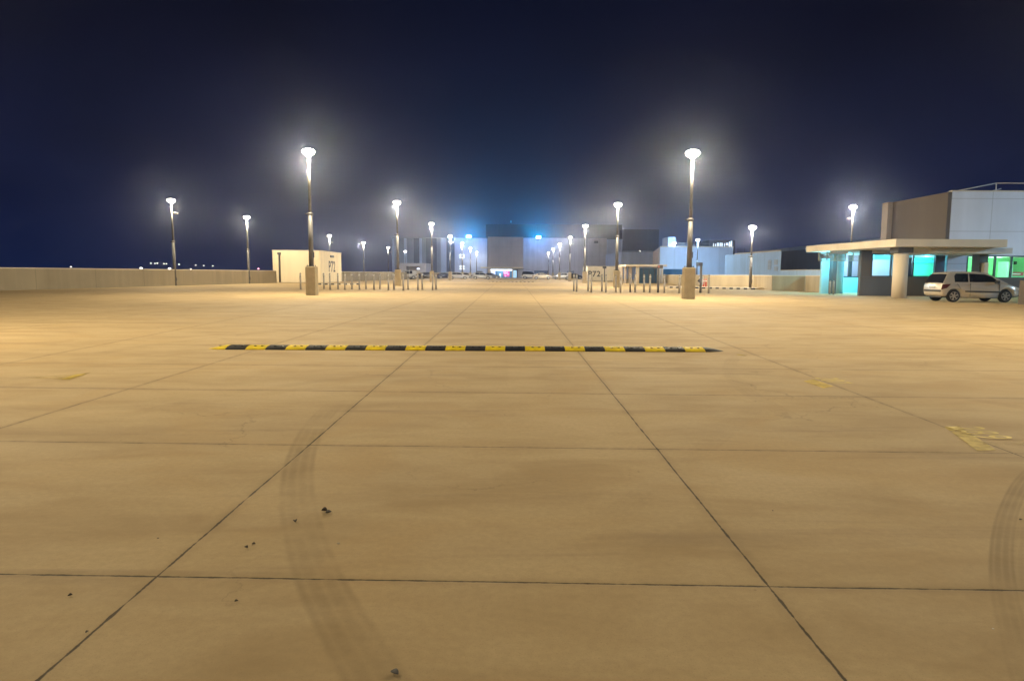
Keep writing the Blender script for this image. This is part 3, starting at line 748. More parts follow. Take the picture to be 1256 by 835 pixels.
# ------------------------------------------------------------------ speed bump in front
def speed_bump(label, a, b_, nseg, depth, hgt, cols, bolts=True, taper=True):
    root = empty('speed_bump', a, math.atan2(b_.y - a.y, b_.x - a.x)); tag(root, label, 'speed bump')
    Lg = (b_ - a).length; sw = Lg / nseg
    prof = [(0, 0), (0, hgt * .25), (depth * .18, hgt * .72), (depth * .38, hgt), (depth * .62, hgt), (depth * .82, hgt * .72), (depth, hgt * .25), (depth, 0)]
    for k in range(nseg):
        u0, u1 = k * sw + .002, (k + 1) * sw - .002
        endl = k == 0; endr = k == nseg - 1
        mb = MB()
        rows = []
        ns = 6 if (endl or endr) else 1
        for j in range(ns + 1):
            t_ = j / ns; u = u0 + (u1 - u0) * t_
            e_ = (t_ if endl else 1 - t_) if (endl or endr) else 1.0
            s_ = max(.06, math.sin(e_ * PI / 2)) if (endl or endr) else 1.0
            rows.append([mb.bm.verts.new((u, depth / 2 + (p[0] - depth / 2) * (.45 + .55 * s_), p[1] * s_)) for p in prof])
        for ra, rb in zip(rows, rows[1:]):
            for i in range(len(prof)): j = (i + 1) % len(prof); mb.bm.faces.new((ra[i], ra[j], rb[j], rb[i]))
        mb.bm.faces.new(rows[0][::-1]); mb.bm.faces.new(rows[-1])
        mm, nm = cols[k % 2]
        sg = mb.build(nm, mm, root, bevel=.004)
        if bolts and not endr:
            for f_ in ((.38, .72) if not endl else (.6,)):
                yb = depth * .30
                MB().lathe([(.021, 0), (.021, .006), (.012, .009)], 10, (u0 + (u1 - u0) * f_, yb, hgt * .90)).build('bolt', M['bolt'], sg)
        if bolts and not (endl or endr):
            tr_ = MB()
            for q_ in range(7):
                uu = u0 + (u1 - u0) * (q_ + .5) / 7
                tr_.box(uu - .012, uu + .012, depth * .42, depth * .58, hgt - .003, hgt + .004)
            tr_.build('tread_rib', mm, sg)
    return root
a = gnd(251.5, 428.6); b_ = gnd(890.5, 431.9)
speed_bump('black and yellow rubber speed bump lying across the foreground deck', a, b_, 26, .40, .052, ((M['rubber_yellow'], 'yellow_module'), (M['rubber_black'], 'black_module')))
a = gnd(598.5, 345.6); b_ = gnd(657, 346.2)
speed_bump('distant dark and cream speed bump across the drive before the lit entrance', a, b_, 24, .45, .07, ((M['rubber_black'], 'black_module'), (mat('cream rubber', (.55, .48, .36), .6), 'cream_module')), bolts=False)

# ------------------------------------------------------------------ painted bay marks (thin sheets 4 mm proud)
py_ = faded_paint('faded yellow paint', (.60, .42, .02), .62); py2 = faded_paint('worn yellow paint', (.60, .44, .06), .25); pn = faded_paint('yellow numerals', (.85, .66, .14), .9)
def paint_patch(label, corners, m_, z=.004):
    mb = MB(); c = [gnd(*p) for p in corners]; o0 = c[0].copy()
    mb.face([(v.x - o0.x, v.y - o0.y, 0) for v in c]); o_ = mb.build('painted_marking', m_, None, loc=(o0.x, o0.y, z)); tag(o_, label, 'floor marking'); return o_
def bay_number(label, txt, px, py, size, rz, xs):
    g = gnd(px, py); me = text_mesh(txt, size, 0, 0); me.materials.clear(); me.materials.append(pn)
    me.transform(Matrix.Diagonal((1, xs, 1, 1)))
    o_ = bpy.data.objects.new('painted_number', me); COL.objects.link(o_); o_.location = (g.x, g.y, .008); o_.rotation_euler = (0, 0, rz); tag(o_, label, 'floor marking')
paint_patch('faded yellow bay stripe at the right, below the larger painted number', [(1158, 524), (1176, 522.5), (1222, 552.5), (1199, 553.5)], py_)
paint_patch('worn thin yellow line running right from the larger painted number', [(1206, 545.5), (1206, 542), (1290, 543), (1290, 547)], py2)
bay_number('yellow painted number on the deck at the right edge, larger of two', '289', 1199, 531.2, .25, -PI / 2 - .02, 1.55)
paint_patch('small solid yellow bay stripe between the speed bump and the right edge', [(985, 467.5), (998, 465.5), (1022, 474), (1010, 476.5)], faded_paint('yellow paint', (.70, .48, .03), .8))
bay_number('small worn yellow number farther off on the right of the deck', '287', 1020, 467.3, .25, -PI / 2 - .02, 1.5)
paint_patch('worn yellow bay stripe on the left of the deck', [(30, 463.5), (85, 465.8), (112, 457.5), (96, 458.5)], py2)
paint_patch('bright yellow tip of the bay stripe on the left of the deck', [(74, 466.2), (86, 466), (112, 457.2), (92, 460)], py_, .008)
paint_patch('faint yellow dab beside the right end of the speed bump', [(905, 434.5), (917, 436.2), (913, 436.8), (902, 435.2)], py_)

# ------------------------------------------------------------------ litter: dry leaves and crumbs
lm = mat('dry leaf', (.05, .032, .018), .8, 0, .3, 20); lm2 = mat('grey crumb', (.10, .09, .08), .8, 0, .3, 20)
def leaf(px, py, s, label, m_, curl=.5):
    s *= .78
    g = gnd(px, py); mb = MB(); rnd = random.Random(int(px * 7 + py))
    nU, nV = 7, 3; grid = []
    for i in range(nU):
        u = i / (nU - 1); wv = math.sin(u * PI) ** .7 * .36 + .02; row = []
        for j in range(nV):
            v = (j - 1); row.append(mb.bm.verts.new(((u - .5) * s, v * wv * s, .004 + s * curl * (abs(v) * .45 * math.sin(u * PI) + .35 * (u - .4) ** 2) + rnd.uniform(0, .02) * s)))
        grid.append(row)
    for i in range(nU - 1):
        for j in range(nV - 1): mb.bm.faces.new((grid[i][j], grid[i + 1][j], grid[i + 1][j + 1], grid[i][j + 1]))
    o_ = mb.build('dry_leaf', m_, None, smooth=True, loc=(g.x, g.y, 0)); so = o_.modifiers.new('thick', 'SOLIDIFY'); so.thickness = s * .06
    o_.rotation_euler = (0, 0, rnd.uniform(0, 6)); tag(o_, label, 'leaf', 'dry leaves scattered on the deck')
leaf(398, 627, .040, 'large curled dry leaf right of the tyre mark, darker half of the pair', lm, 1.1)
leaf(403, 629, .038, 'greyish curled leaf lying against the large dark leaf', lm2, .8)
leaf(362, 640, .030, 'single curled leaf lying on the tyre mark', lm, 1.0)
leaf(302, 672, .024, 'small dark leaf left of the tyre mark, nearer of two', lm, .9)
leaf(311, 668, .022, 'small dark leaf left of the tyre mark, farther of two', lm, .9)
leaf(194, 661, .016, 'tiny dark crumb just above the nearest cross joint on the left', lm, .8)
leaf(86, 731, .020, 'dark round crumb left of the slanting joint near the bottom', lm, .9)
leaf(107, 776, .016, 'tiny crumb beside the slanting joint in the lower left', lm, .8)
leaf(290, 738, .018, 'tiny crumb below the nearest cross joint, left of the tyre mark', lm, .8)
leaf(484, 826, .036, 'broken leaf at the bottom edge on the tyre mark', lm2, .6)
leaf(415, 667, .022, 'pale flat twig right of the tyre mark', mat('pale twig', (.40, .33, .22), .8), .2)
leaf(948, 627, .014, 'tiny dark crumb right of the right long joint', lm, .6)
leaf(1252, 638, .020, 'small dark leaf on the curved tyre mark at the right edge', lm, .7)
leaf(1218, 772, .012, 'pale speck near the lower right corner', mat('pale crumb', (.6, .56, .45), .8), .4)

# ------------------------------------------------------------------ distant lights on the ridge
dl_m = emit('distant lamp', (1, .93, .8), 4); 
def far_lamp(px, py, Y, s, label, m_=None, group='street lamps on the far shore'):
    p = at(px, py, Y); root = empty('street_lamp', (p.x, p.y, p.z)); tag(root, label, 'street lamp', group)
    MB().lathe([(s * .4, -s * .5), (s, 0), (s * .5, s * .6)], 10).build('lamp_head', m_ or dl_m, root)
    MB().tube((0, 0, -9 - p.z), (0, 0, -s * .5), .12, .08, n=6).build('pole', M['dark_metal'], root)
for px, py, s, lab in ((87, 327.3, .5, 'lone tiny street lamp above the far left of the parapet wall'), (173, 329, .95, 'brightest low street lamp just above the parapet, left of the tall post'), (208, 329.6, .95, 'bright low street lamp just behind the tall wall lamp post'),
                  (185, 323, .42, 'leftmost lamp of the upper string of distant lamps'), (190, 323.2, .42, 'second lamp of the upper string of distant lamps'), (193, 323, .48, 'third lamp of the upper string of distant lamps'), (201, 323.6, .42, 'fourth lamp of the upper string of distant lamps'), (204, 323.6, .42, 'fifth lamp of the upper string of distant lamps'),
                  (219.5, 324.3, .5, 'distant lamp of the upper string just right of the tall wall lamp post'), (240, 325.3, .42, 'distant lamp left in the wide trio right of the tall post'), (250, 325.8, .42, 'distant lamp in the middle of the wide trio right of the tall post'), (261, 326.2, .42, 'distant lamp right in the wide trio right of the tall post'),
                  (234, 330, .5, 'low distant lamp on the wall line right of the tall post'), (270, 332, .4, 'faint low lamp on the wall line before the slim post'), (328, 332.6, .4, 'faint low lamp on the wall line beside the hut')):
    far_lamp(px, py, 400, s, lab)
far_lamp(317, 329.6, 400, .55, 'tiny pink distant lamp left of the cream stair hut', emit('pink lamp', (1, .35, .5), 8))

# ------------------------------------------------------------------ far shopping centre
def pxbox(mb, p0, p1, ytop, Y0, Y1, z0=0.0, zt=None):
    x0_, x1_ = X_(p0, Y0), X_(p1, Y0); z1_ = zt if zt is not None else Z_((p0 + p1) / 2, ytop, Y0)
    mb.box(x0_, x1_, Y0, Y1, z0, z1_); return (x0_, x1_, z1_)
lwing = empty('facade_wing', (X_(540, FY), FY, 0)); tag(lwing, 'long far facade with vertical blue and slate stripes left of the central block', 'building')
def sub(mb, name, m_, root, **k):
    o_ = mb.build(name, m_, None, **k); o_.parent = root; o_.matrix_parent_inverse = Matrix.Translation(-Vector(root.location)); return o_
mb = MB(); pxbox(mb, 481, 598, 291.8, FY, FY + 28); sub(mb, 'wall', M['panel_mid'], lwing)
ZW = Z_(540, 292.4, FY)
for p0, p1, mm in ((481.3, 484.2, 'panel_light'), (496, 499, 'panel_light'), (508, 514.6, 'panel_dark'), (514.8, 517.8, 'panel_light'), (523, 536, 'panel_dark'), (537.5, 540.5, 'panel_mid'), (541, 547.5, 'panel_light'), (548.5, 557.5, 'panel_dark'), (558, 597.5, 'blue_wall')):  # stripe tones put the uneven light on folded panels into colour
    mb = MB(); mb.box(X_(p0, FY), X_(p1, FY), FY - .25, FY - .004, .0, ZW); sub(mb, 'panel', M[mm], lwing)
mb = MB(); mb.box(X_(481, FY), X_(597, FY), FY - .35, FY + .3, ZW + .003, ZW + .25); sub(mb, 'parapet', M['panel_mid'], lwing)
mb = MB(); mb.box(X_(586.5, FY), X_(590.5, FY), FY - .35, FY - .26, Z_(588, 322.5, FY), Z_(588, 318.5, FY)); sub(mb, 'wall_panel_sign', emit('pale sign', (.5, .65, .95), .22), lwing)
# grey portal
PYY = 186
port = empty('entrance_portal', (X_(504, PYY), PYY, 0)); tag(port, 'grey box shaped entrance portal in front of the striped facade', 'entrance')
mb = MB(); zt = Z_(504, 322.8, PYY)
xa, xb, xc, xd = X_(486.5, PYY), X_(498.5, PYY), X_(515, PYY), X_(522.5, PYY)
mb.box(xa, xb, PYY, PYY + 12, 0, zt); mb.box(xc, xd, PYY, PYY + 12, 0, zt); mb.box(xb, xc, PYY, PYY + 12, Z_(506, 326.4, PYY), zt - .003); sub(mb, 'surround', M['grey_wall'], port)
mb = MB(); mb.box(xb, xc, PYY + 5, PYY + 5.3, 0, Z_(506, 326.4, PYY)); sub(mb, 'back_wall', M['taupe'], port)
mb = MB(); mb.box(X_(508.5, PYY), X_(511.7, PYY), PYY + 4.8, PYY + 4.96, Z_(510, 330.2, PYY), Z_(510, 328.8, PYY)); sub(mb, 'sign_light', emit('portal sign', (.75, .8, 1), 3), port)
mb = MB(); mb.box(X_(505.5, PYY), X_(513.5, PYY), PYY + 4.6, PYY + 4.97, 1.0, Z_(510, 331.5, PYY)); sub(mb, 'door', M['cream'], port)
# central block
CY = 206
cb = empty('central_block', (X_(620, CY), CY, 0)); tag(cb, 'taller taupe central block of the far facade above the lit shop entrance', 'building')
xl, xr_ = X_(598.3, CY), X_(641.5, CY); ztop = Z_(620, 290.6, CY); zsof = Z_(620, 330.2, CY)
M['cblock'] = wall_mat('warm grey render', (.52, .46, .43), .06, .12, 3.6, 3.2)
mb = MB(); mb.box(xl, xr_, CY, CY + 30, zsof, ztop); sub(mb, 'upper_wall', M['cblock'], cb)
mb = MB(); mb.box(xl, X_(602, CY), CY, CY + 6, 0, zsof - .003); sub(mb, 'pier', M['cream'], cb)
mb = MB(); mb.box(X_(633.8, CY), X_(635, CY), CY, CY + 6, 0, zsof - .003); sub(mb, 'pier', M['slate'], cb)
mb = MB(); mb.box(X_(635, CY) + .01, xr_, CY + 1.5, CY + 6, 0, zsof - .003); sub(mb, 'side_wall', M['grey_wall'], cb)
mb = MB(); mb.box(X_(590, CY), X_(641, CY), CY - 2.5, CY - .01, Z_(620, 329.3, CY), Z_(620, 327.6, CY)); sub(mb, 'canopy', M['cream'], cb)
mb = MB(); mb.box(X_(608, CY), X_(618.5, CY), CY - 2.75, CY - 2.52, Z_(620, 330, CY), Z_(620, 328.8, CY)); sub(mb, 'fascia_sign', M['cream'], cb)
sh = MB(); sh.box(X_(602, CY), X_(628, CY), CY + 3.0, CY + 3.2, 0, zsof - .01); sub(sh, 'shop_window', emit('teal shop glass', (.03, .12, .22), .9, .5, .6), cb)
mb = MB(); mb.box(X_(602, CY), X_(628, CY), CY + .6, CY + 2.9, zsof - .42, zsof - .06); sub(mb, 'ceiling_light', emit('shop ceiling', (.75, .88, 1), 3.0), cb)
mb = MB(); mb.box(X_(602.2, CY), X_(607.2, CY), CY + 2.6, CY + 2.95, 0, zsof - .45); sub(mb, 'display', emit('pale display', (.62, .66, .95), .75, .4, 1.2), cb)
pk = MB(); rr = random.Random(3)
sub(MB().box(X_(617.8, CY), X_(624.8, CY), CY + 2.45, CY + 2.55, .35, zsof - .55), 'poster', emit('magenta poster', (.75, .05, .28), .85, .5, 2.0), cb)
for k in range(12):
    cx_ = X_(rr.uniform(618.2, 624.2), CY); cz = rr.uniform(.5, zsof - .8); pk.lathe([(rr.uniform(.12, .28), 0), (.10, .02)], 8, (cx_, CY + 2.41, cz), axis='y')
sub(pk, 'poster_blossom', emit('pink blossom', (1, .45, .7), 1.0), cb)
mb = MB(); mb.box(X_(612.3, CY), X_(614.3, CY), CY + 2.2, CY + 2.6, 0, 1.25); sub(mb, 'display_stand', emit('pale green stand', (.7, .9, .8), .9), cb)
mb = MB()
for p in (609.2, 613.2, 617.4): mb.box(X_(p, CY) - .05, X_(p, CY) + .05, CY + 2.85, CY + 2.96, 0, zsof - .45)
sub(mb, 'mullion', M['frame'], cb)
mb = MB(); mb.box(X_(628, CY), X_(629.6, CY), CY + .3, CY + 3, 0, zsof - .02); sub(mb, 'door_pier', M['cream'], cb)
mb = MB(); mb.box(X_(629.7, CY), X_(633.7, CY), CY + 2.5, CY + 2.7, 0, zsof - .4); sub(mb, 'lit_doorway', emit('pale blue doorway', (.45, .75, .95), 1.1, .2, .5), cb)
sl = bpy.data.lights.new('shop_light', 'POINT'); sl.energy = 600; sl.color = (.7, .85, 1); sl.shadow_soft_size = .5
slo = bpy.data.objects.new('shop_light', sl); COL.objects.link(slo); slo.location = (X_(615, CY), CY + 1.2, 2.2)
# right wing
rw = empty('facade_wing', (X_(692, FY), FY, 0)); tag(rw, 'long plain grey far facade right of the central block, with louvred grilles', 'building')
mb = MB(); pxbox(mb, 641.7, 743.5, 292, FY, FY + 28); sub(mb, 'wall', M['grey_wall'], rw)
mb = MB(); mb.box(X_(641.8, FY), X_(654, FY), FY - .5, FY - .003, 0, Z_(648, 293, FY)); sub(mb, 'panel', M['grey_wall'], rw)
mb = MB(); pxbox(mb, 743.7, 762.5, 293.5, FY + 1, FY + 28); sub(mb, 'end_wall', M['blue_wall'], rw)
for p0, p1, yt in ((655, 673, 332), (695.5, 704, 332.2)):
    mb = MB(); mb.box(X_(p0, FY), X_(p1, FY), FY - .12, FY - .004, 0, Z_(664, yt, FY)); g_ = sub(mb, 'grille', M['panel_dark'], rw)
    mb = MB()
    for k in range(9): xx = X_(p0 + (p1 - p0) * (k + .5) / 9, FY); mb.box(xx - .05, xx + .05, FY - .2, FY - .125, .1, Z_(664, yt, FY) - .1)
    mb.box(X_(p0, FY), X_(p1, FY), FY - .26, FY - .203, 1.1, 1.25)
    sl_ = sub(mb, 'grille_bar', M['panel_mid'], rw)
mb = MB(); mb.box(X_(728, FY), X_(733, FY), FY - .2, FY - .004, Z_(730, 298.5, FY), Z_(730, 295.5, FY)); sub(mb, 'wall_vent', M['slate'], rw)
pr = empty('plant_room', (X_(700, 250), 250, 0)); tag(pr, 'huge dark roof volume rising behind the far facade', 'building')
mb = MB(); pxbox(mb, 596, 762, 275.5, 250, 290); sub(mb, 'wall', M['roof_dark'], pr)
mb = MB(); pxbox(mb, 762.3, 807, 281.5, 246, 290); sub(mb, 'lower_wall', M['roof_dark'], pr)
p = at(626.7, 272, 249)
rl = empty('roof_light', (p.x, p.y, p.z)); tag(rl, 'faint teal light standing on the dark roof above the central block', 'roof light')
MB().box(-.2, .2, -.2, .2, -.4, .4).build('lens', emit('teal roof light', (.1, .45, .7), .7), rl); MB().tube((0, 0, -1.6), (0, 0, -.41), .08, n=6).build('pole', M['dark_metal'], rl)
# far right link building
lk = empty('link_building', (X_(785, 175), 175, 0)); tag(lk, 'low blue link building between the far wing and the pale block', 'building')
mb = MB(); pxbox(mb, 762, 806, 308.5, 175, 205); sub(mb, 'wall', M['blue_wall'], lk)
mb = MB(); mb.box(X_(762, 175), X_(806, 175), 174.7, 174.99, Z_(785, 309.4, 175), Z_(785, 308, 175)); sub(mb, 'parapet', M['panel_mid'], lk)
# pale block A with brown flank
AY = 130
ba = empty('pale_block', (X_(850, AY), AY, 0)); tag(ba, 'large pale blue block behind the right plinth, with a brown left flank', 'building')
xa = X_(809, AY); xb = X_(898, AY); za = Z_(850, 303.4, AY)
xk = X_(801.5, AY + 26)
mb = MB(); mb.prism([(xa, AY), (xb, AY), (xb + 6, AY + 26), (xk, AY + 26)], 0, za); sub(mb, 'wall', M['panel_light'], ba)
dd = Vector((xk - xa, 26, 0)).normalized(); nn = Vector((-dd.y, dd.x, 0))
mb = MB(); q0 = Vector((xa, AY, 0)); q1 = Vector((xk, AY + 26, 0)); mb.prism([(q0.x + nn.x * .25, q0.y), (q0.x + nn.x * .01, q0.y + .02), (q1.x + nn.x * .01, q1.y), (q1.x + nn.x * .25, q1.y)], 0, za - .05); sub(mb, 'flank_face', M['taupe'], ba)
mb = MB(); mb.box(xa, xb, AY - .06, AY + .4, za + .003, za + .2); sub(mb, 'parapet', M['coping'], ba)
mb = MB(); mb.box(X_(824, AY), X_(833.5, AY), AY + 4, AY + 9, za + .003, Z_(828, 289.5, AY)); sub(mb, 'roof_housing', M['panel_mid'], ba)
mb = MB()
for k, yy in enumerate((297.6, 300.5)):
    mb.tube((X_(834, AY), AY + 3, Z_(850, yy, AY)), (X_(874, AY), AY + 3, Z_(850, yy, AY)), .05, n=6)
for k in range(6): xx = X_(834 + 8 * k, AY); mb.tube((xx, AY + 3, za), (xx, AY + 3, Z_(850, 297.6, AY)), .05, n=6)
sub(mb, 'roof_railing', M['post'], ba)
mb = MB(); mb.box(X_(813, AY), X_(839.5, AY), AY - .08, AY - .004, 1.0, Z_(826, 330, AY)); sub(mb, 'window_band', M['glass_blue'], ba)
# lit stair tower behind it
TY = 150
tw = empty('stair_tower', (X_(885, TY), TY, 0)); tag(tw, 'dark stair tower with glowing white window slits above the pale blue block', 'building')
mb = MB(); pxbox(mb, 868, 900, 294.5, TY, TY + 14); sub(mb, 'wall', M['roof_dark'], tw)
ws = emit('white slit', (.75, .88, 1), 1.4, .5, 1.0)
for p0, p1, y0_, y1_ in ((873.3, 874.2, 298.5, 303), (876, 876.8, 299, 303), (878.2, 880, 298, 303), (881.3, 885, 298, 303), (887, 887.6, 298.5, 303), (889, 891.6, 298, 301), (892.6, 894, 296.5, 303), (894.8, 896.3, 295.6, 303)):
    mb = MB(); mb.box(X_(p0, TY), X_(p1, TY), TY - .1, TY - .003, Z_(885, y1_, TY), Z_(885, y0_, TY)); sub(mb, 'lit_window', ws, tw)
# block B
bb = empty('pale_block', (X_(930, 100), 100, 0)); tag(bb, 'lower pale blue block with two louvred windows behind the right barrier wall', 'building')
P1 = at(889.5, 312.4, 112); P2 = at(902, 312, 108); P3 = at(958.5, 308, 92); zB = P3.z
M['bb_wall'] = wall_mat('ice blue render', (.38, .58, .88), .06, .14, 3.2)
mb = MB(); mb.prism([(P1.x, P1.y), (P2.x, P2.y), (P3.x, P3.y), (P3.x + 5, P3.y + 16), (P1.x + 6, P1.y + 14)], 0, zB); sub(mb, 'wall', M['bb_wall'], bb)
u = (P3 - P2); u.z = 0; u.normalize(); nb = Vector((u.y, -u.x, 0))
mb = MB(); e0 = P2 + nb * .06; e1 = P3 + nb * .06; mb.prism([(e0.x, e0.y), (e1.x, e1.y), (P3.x, P3.y + .4), (P2.x, P2.y + .4)], zB + .002, zB + .16); sub(mb, 'parapet', M['coping'], bb)
def on_face(px, py):
    d = ray(px, py); o0 = Vector((0, 0, CAM_H)); t_ = nb.dot(P2 - o0) / nb.dot(d); return o0 + d * t_
for (p0, p1, y0_, y1_) in ((942, 945.8, 319, 331), (949.8, 954.2, 318.4, 325), (949.8, 954.2, 326.6, 332.4)):
    A_ = on_face(p0, y1_); B_ = on_face(p1, y1_); C_ = on_face(p1, y0_); 
    fr = MB(); fr.prism([((A_ + nb * .06).x, (A_ + nb * .06).y), ((B_ + nb * .06).x, (B_ + nb * .06).y), ((B_ + nb * .003).x, (B_ + nb * .003).y), ((A_ + nb * .003).x, (A_ + nb * .003).y)], A_.z, C_.z)
    w_ = sub(fr, 'louvre_window', M['panel_mid'], bb)
    lv = MB(); nL = 7
    for k in range(nL):
        z0_ = A_.z + (C_.z - A_.z) * (k + .2) / nL; z1_ = z0_ + (C_.z - A_.z) / nL * .45
        lv.prism([((A_ + nb * .09).x, (A_ + nb * .09).y), ((B_ + nb * .09).x, (B_ + nb * .09).y), ((B_ + nb * .062).x, (B_ + nb * .062).y), ((A_ + nb * .062).x, (A_ + nb * .062).y)], z0_, z1_)
    sub(lv, 'louvre', M['panel_light'], bb)
# rods on roof behind block B
mb = MB(); ar = empty('roof_railing', (X_(912, 140), 140, 0)); tag(ar, 'row of thin upright rods on the roof between the pale blocks', 'railing')
for k, px in enumerate((904, 906.5, 909, 912, 918)): mb.tube((X_(px, 140), 140, 0.0), (X_(px, 140), 140, Z_(px, 304.5, 140)), .07, n=6)
mb.tube((X_(903, 140), 140, Z_(910, 309, 140)), (X_(919, 140), 140, Z_(910, 309, 140)), .06, n=6); sub(mb, 'rod', M['post'], ar)
# dark sloping hall D
dh = empty('dark_hall', (70, 150, 0)); tag(dh, 'large dark slate hall rising behind the low blue wall and the canopy', 'building')
D1 = at(900, 311.2, 205); D2 = at(1120, 288.5, 109)
mb = MB(); mb.prism([(D1.x, D1.y), (D2.x, D2.y), (D2.x + 30, D2.y + 10), (D1.x + 30, D1.y + 10)], 0, [D1.z, D2.z, D2.z, D1.z]); sub(mb, 'wall', M['slate'], dh)
mb = MB(); mb.prism([(D1.x - .3, D1.y - .1), (D2.x - .3, D2.y - .1), (D2.x - .02, D2.y), (D1.x - .02, D1.y)], [D1.z - .7, D2.z - .7, D2.z - .7, D1.z - .7], [D1.z + .1, D2.z + .1, D2.z + .1, D1.z + .1]); sub(mb, 'roof_edge', M['panel_mid'], dh)
# low blue wall C
CY2 = 72
wall_run('low_wall', 'low pale blue wall running right from the louvred block towards the canopy', [flat(at(957, 340, 84)), flat(at(985, 340, 76)), flat(at(1030, 340, 68))], 1.78, .3, M['bb_wall'])

# ------------------------------------------------------------------ right beige barrier wall (zigzag) and kerb
bp_ = [(783, 346.8), (796, 347.4), (815, 347.9), (838, 349.6), (866, 351.6), (925, 352.3), (946.5, 356.2), (987, 356.8), (1010, 359.3)]
def barrier(label, pts, h_=1.12): return wall_run('barrier_wall', label, [flat(gnd(*p)) for p in pts], h_, .22, M['parapet'])
barrier('far beige barrier wall beside the glazed pavilion', [(797, 347.3), (815, 347.6)])
barrier('shaded beige barrier wall stretch seen left of the right plinth', [(815.5, 347.6), (838, 349.4), (846, 349.8)])
barrier('beige barrier wall behind the arrow sign and the kerb lamp post', [(846.5, 350.2), (866, 351.4), (924.8, 352.2)])
barrier('short dark return of the beige barrier wall angled towards the viewer', [(925, 352.4), (946.3, 356)])
barrier('brightly lit beige barrier wall left of the right building', [(946.8, 356.2), (986.6, 356.8)])
barrier('brown shaded end of the barrier wall at the cyan entrance', [(987, 357), (1009, 359.2)])
def kerb(label, pts, n, w_=.9):
    P0 = flat(gnd(*pts[0])); P1_ = flat(gnd(*pts[1])); root = empty('painted_kerb', P0, math.atan2(P1_.y - P0.y, P1_.x - P0.x)); tag(root, label, 'kerb')
    Lk = (P1_ - P0).length
    MB().box(0, Lk, .05, w_, 0, .13).build('paving', M['coping'], root)
    a_ = MB(); c_ = MB()
    for k in range(n):
        (a_ if k % 2 else c_).box(Lk * k / n, Lk * (k + 1) / n - .01, -.08, .047, 0, .135)
    a_.build('black_kerb', M['rubber_black'], root); c_.build('pale_kerb', M['coping'], root)
kerb('black and cream painted kerb below the right barrier wall', [(818, 353.2), (926, 355.2)], 26, 2.2)
kerb('black and cream painted kerb at the foot of the left hut', [(386, 349.3), (441, 349.2)], 14, 1.0)

# glazed pavilion
GY = 88
pv = empty('glazed_pavilion', (X_(795, GY), GY, 0)); tag(pv, 'small glazed pavilion with a thin white canopy and columns behind the right bollards', 'pavilion')
zc0, zc1 = Z_(795, 327, GY), Z_(795, 324.5, GY)
mb = MB(); mb.box(X_(766.5, GY), X_(817, GY), GY - .5, GY + 6, zc0, zc1); sub(mb, 'canopy', M['cream'], pv, bevel=.02)
for pxx, rr_ in ((782.3, .24),): sub(MB().tube((X_(pxx, GY), GY + .2, 0), (X_(pxx, GY), GY + .2, zc0 - .003), rr_), 'column', M['cream'], pv)
for p0, p1 in ((768.8, 770.8), (773.8, 777.6)): sub(MB().box(X_(p0, GY), X_(p1, GY), GY + 1.5, GY + 2.1, 0, zc0 - .003), 'column', M['taupe'], pv)
mb = MB(); mb.box(X_(784.5, GY), X_(809, GY), GY + 1.6, GY + 1.7, .02, zc0 - .2); sub(mb, 'glazing', M['glass_blue'], pv)
mb = MB()
for pxx in (784.5, 792, 799, 806): mb.box(X_(pxx, GY) - .05, X_(pxx, GY) + .05, GY + 1.5, GY + 1.596, .02, zc0 - .2)
sub(mb, 'mullion', M['frame'], pv)
for p0, p1 in ((809.5, 811.3), (813, 814.6)): sub(MB().box(X_(p0, GY), X_(p1, GY), GY + .6, GY + 1.2, 0, zc0 - .003), 'door_frame', M['white_metal'], pv)
mb = MB(); mb.box(X_(767, GY), X_(768.6, GY), GY + 3, GY + 5.8, 0, zc0 - .003); sub(mb, 'back_wall', M['taupe'], pv)

# sign posts
def sign_post(px, base, sx0, sx1, sy0, sy1, label, red=False):
    g = gnd(px, base); root = empty('sign_post', (g.x, g.y, 0)); tag(root, label, 'sign')
    zt_ = Z_(px, sy0, g.y); zb2 = Z_(px, sy1, g.y)
    MB().tube((0, 0, 0), (0, 0, zt_ - .05), .075, n=12).build('pole', M['post'], root)
    s_ = MB().box(X_(sx0, g.y) - g.x, X_(sx1, g.y) - g.x, -.16, -.08, zb2, zt_).build('sign_board', M['dark_metal'], root, bevel=.02)
    MB().box(X_(sx0, g.y) - g.x + .03, X_(sx0 + (sx1 - sx0) * .36, g.y) - g.x, -.168, -.162, zb2 + .03, zt_ - .03).build('sign_panel', mat('sign panel', (.35, .13, .10), .5) if red else M['slate'], s_)
    return root
sign_post(807, 358.9, 805.7, 812.3, 325.2, 329, 'sign post with a small black and red board before the glazed pavilion', True)
sign_post(859, 359.2, 853, 860.8, 322, 326.2, 'sign post with a dark board beside the right plinth')
g = gnd(858.6, 352.6)
ag = empty('arrow_sign', (g.x, g.y, 0)); tag(ag, 'black chevron arrow sign standing at the kerb right of the big plinth', 'sign')
w1 = X_(862.5, g.y) - g.x; h0, h1 = .25, Z_(858, 339.3, g.y)
sub_ = MB().box(-.10, w1 + .05, 0, .05, h0, h1).build('sign_board', M['white_metal'], ag)
hm = (h0 + h1) / 2
MB().extr([(-.28, hm), (.02, h1 - .1), (.22, h1 - .1), (.0, hm), (.22, h0 + .1), (.02, h0 + .1)], lambda u_, v, w_: (u_, w_, v), -.03, -.004).build('arrow', M['ink'], sub_)
MB().tube((.1, .09, 0), (.1, .09, h1), .04, n=8).build('pole', M['dark_metal'], ag)
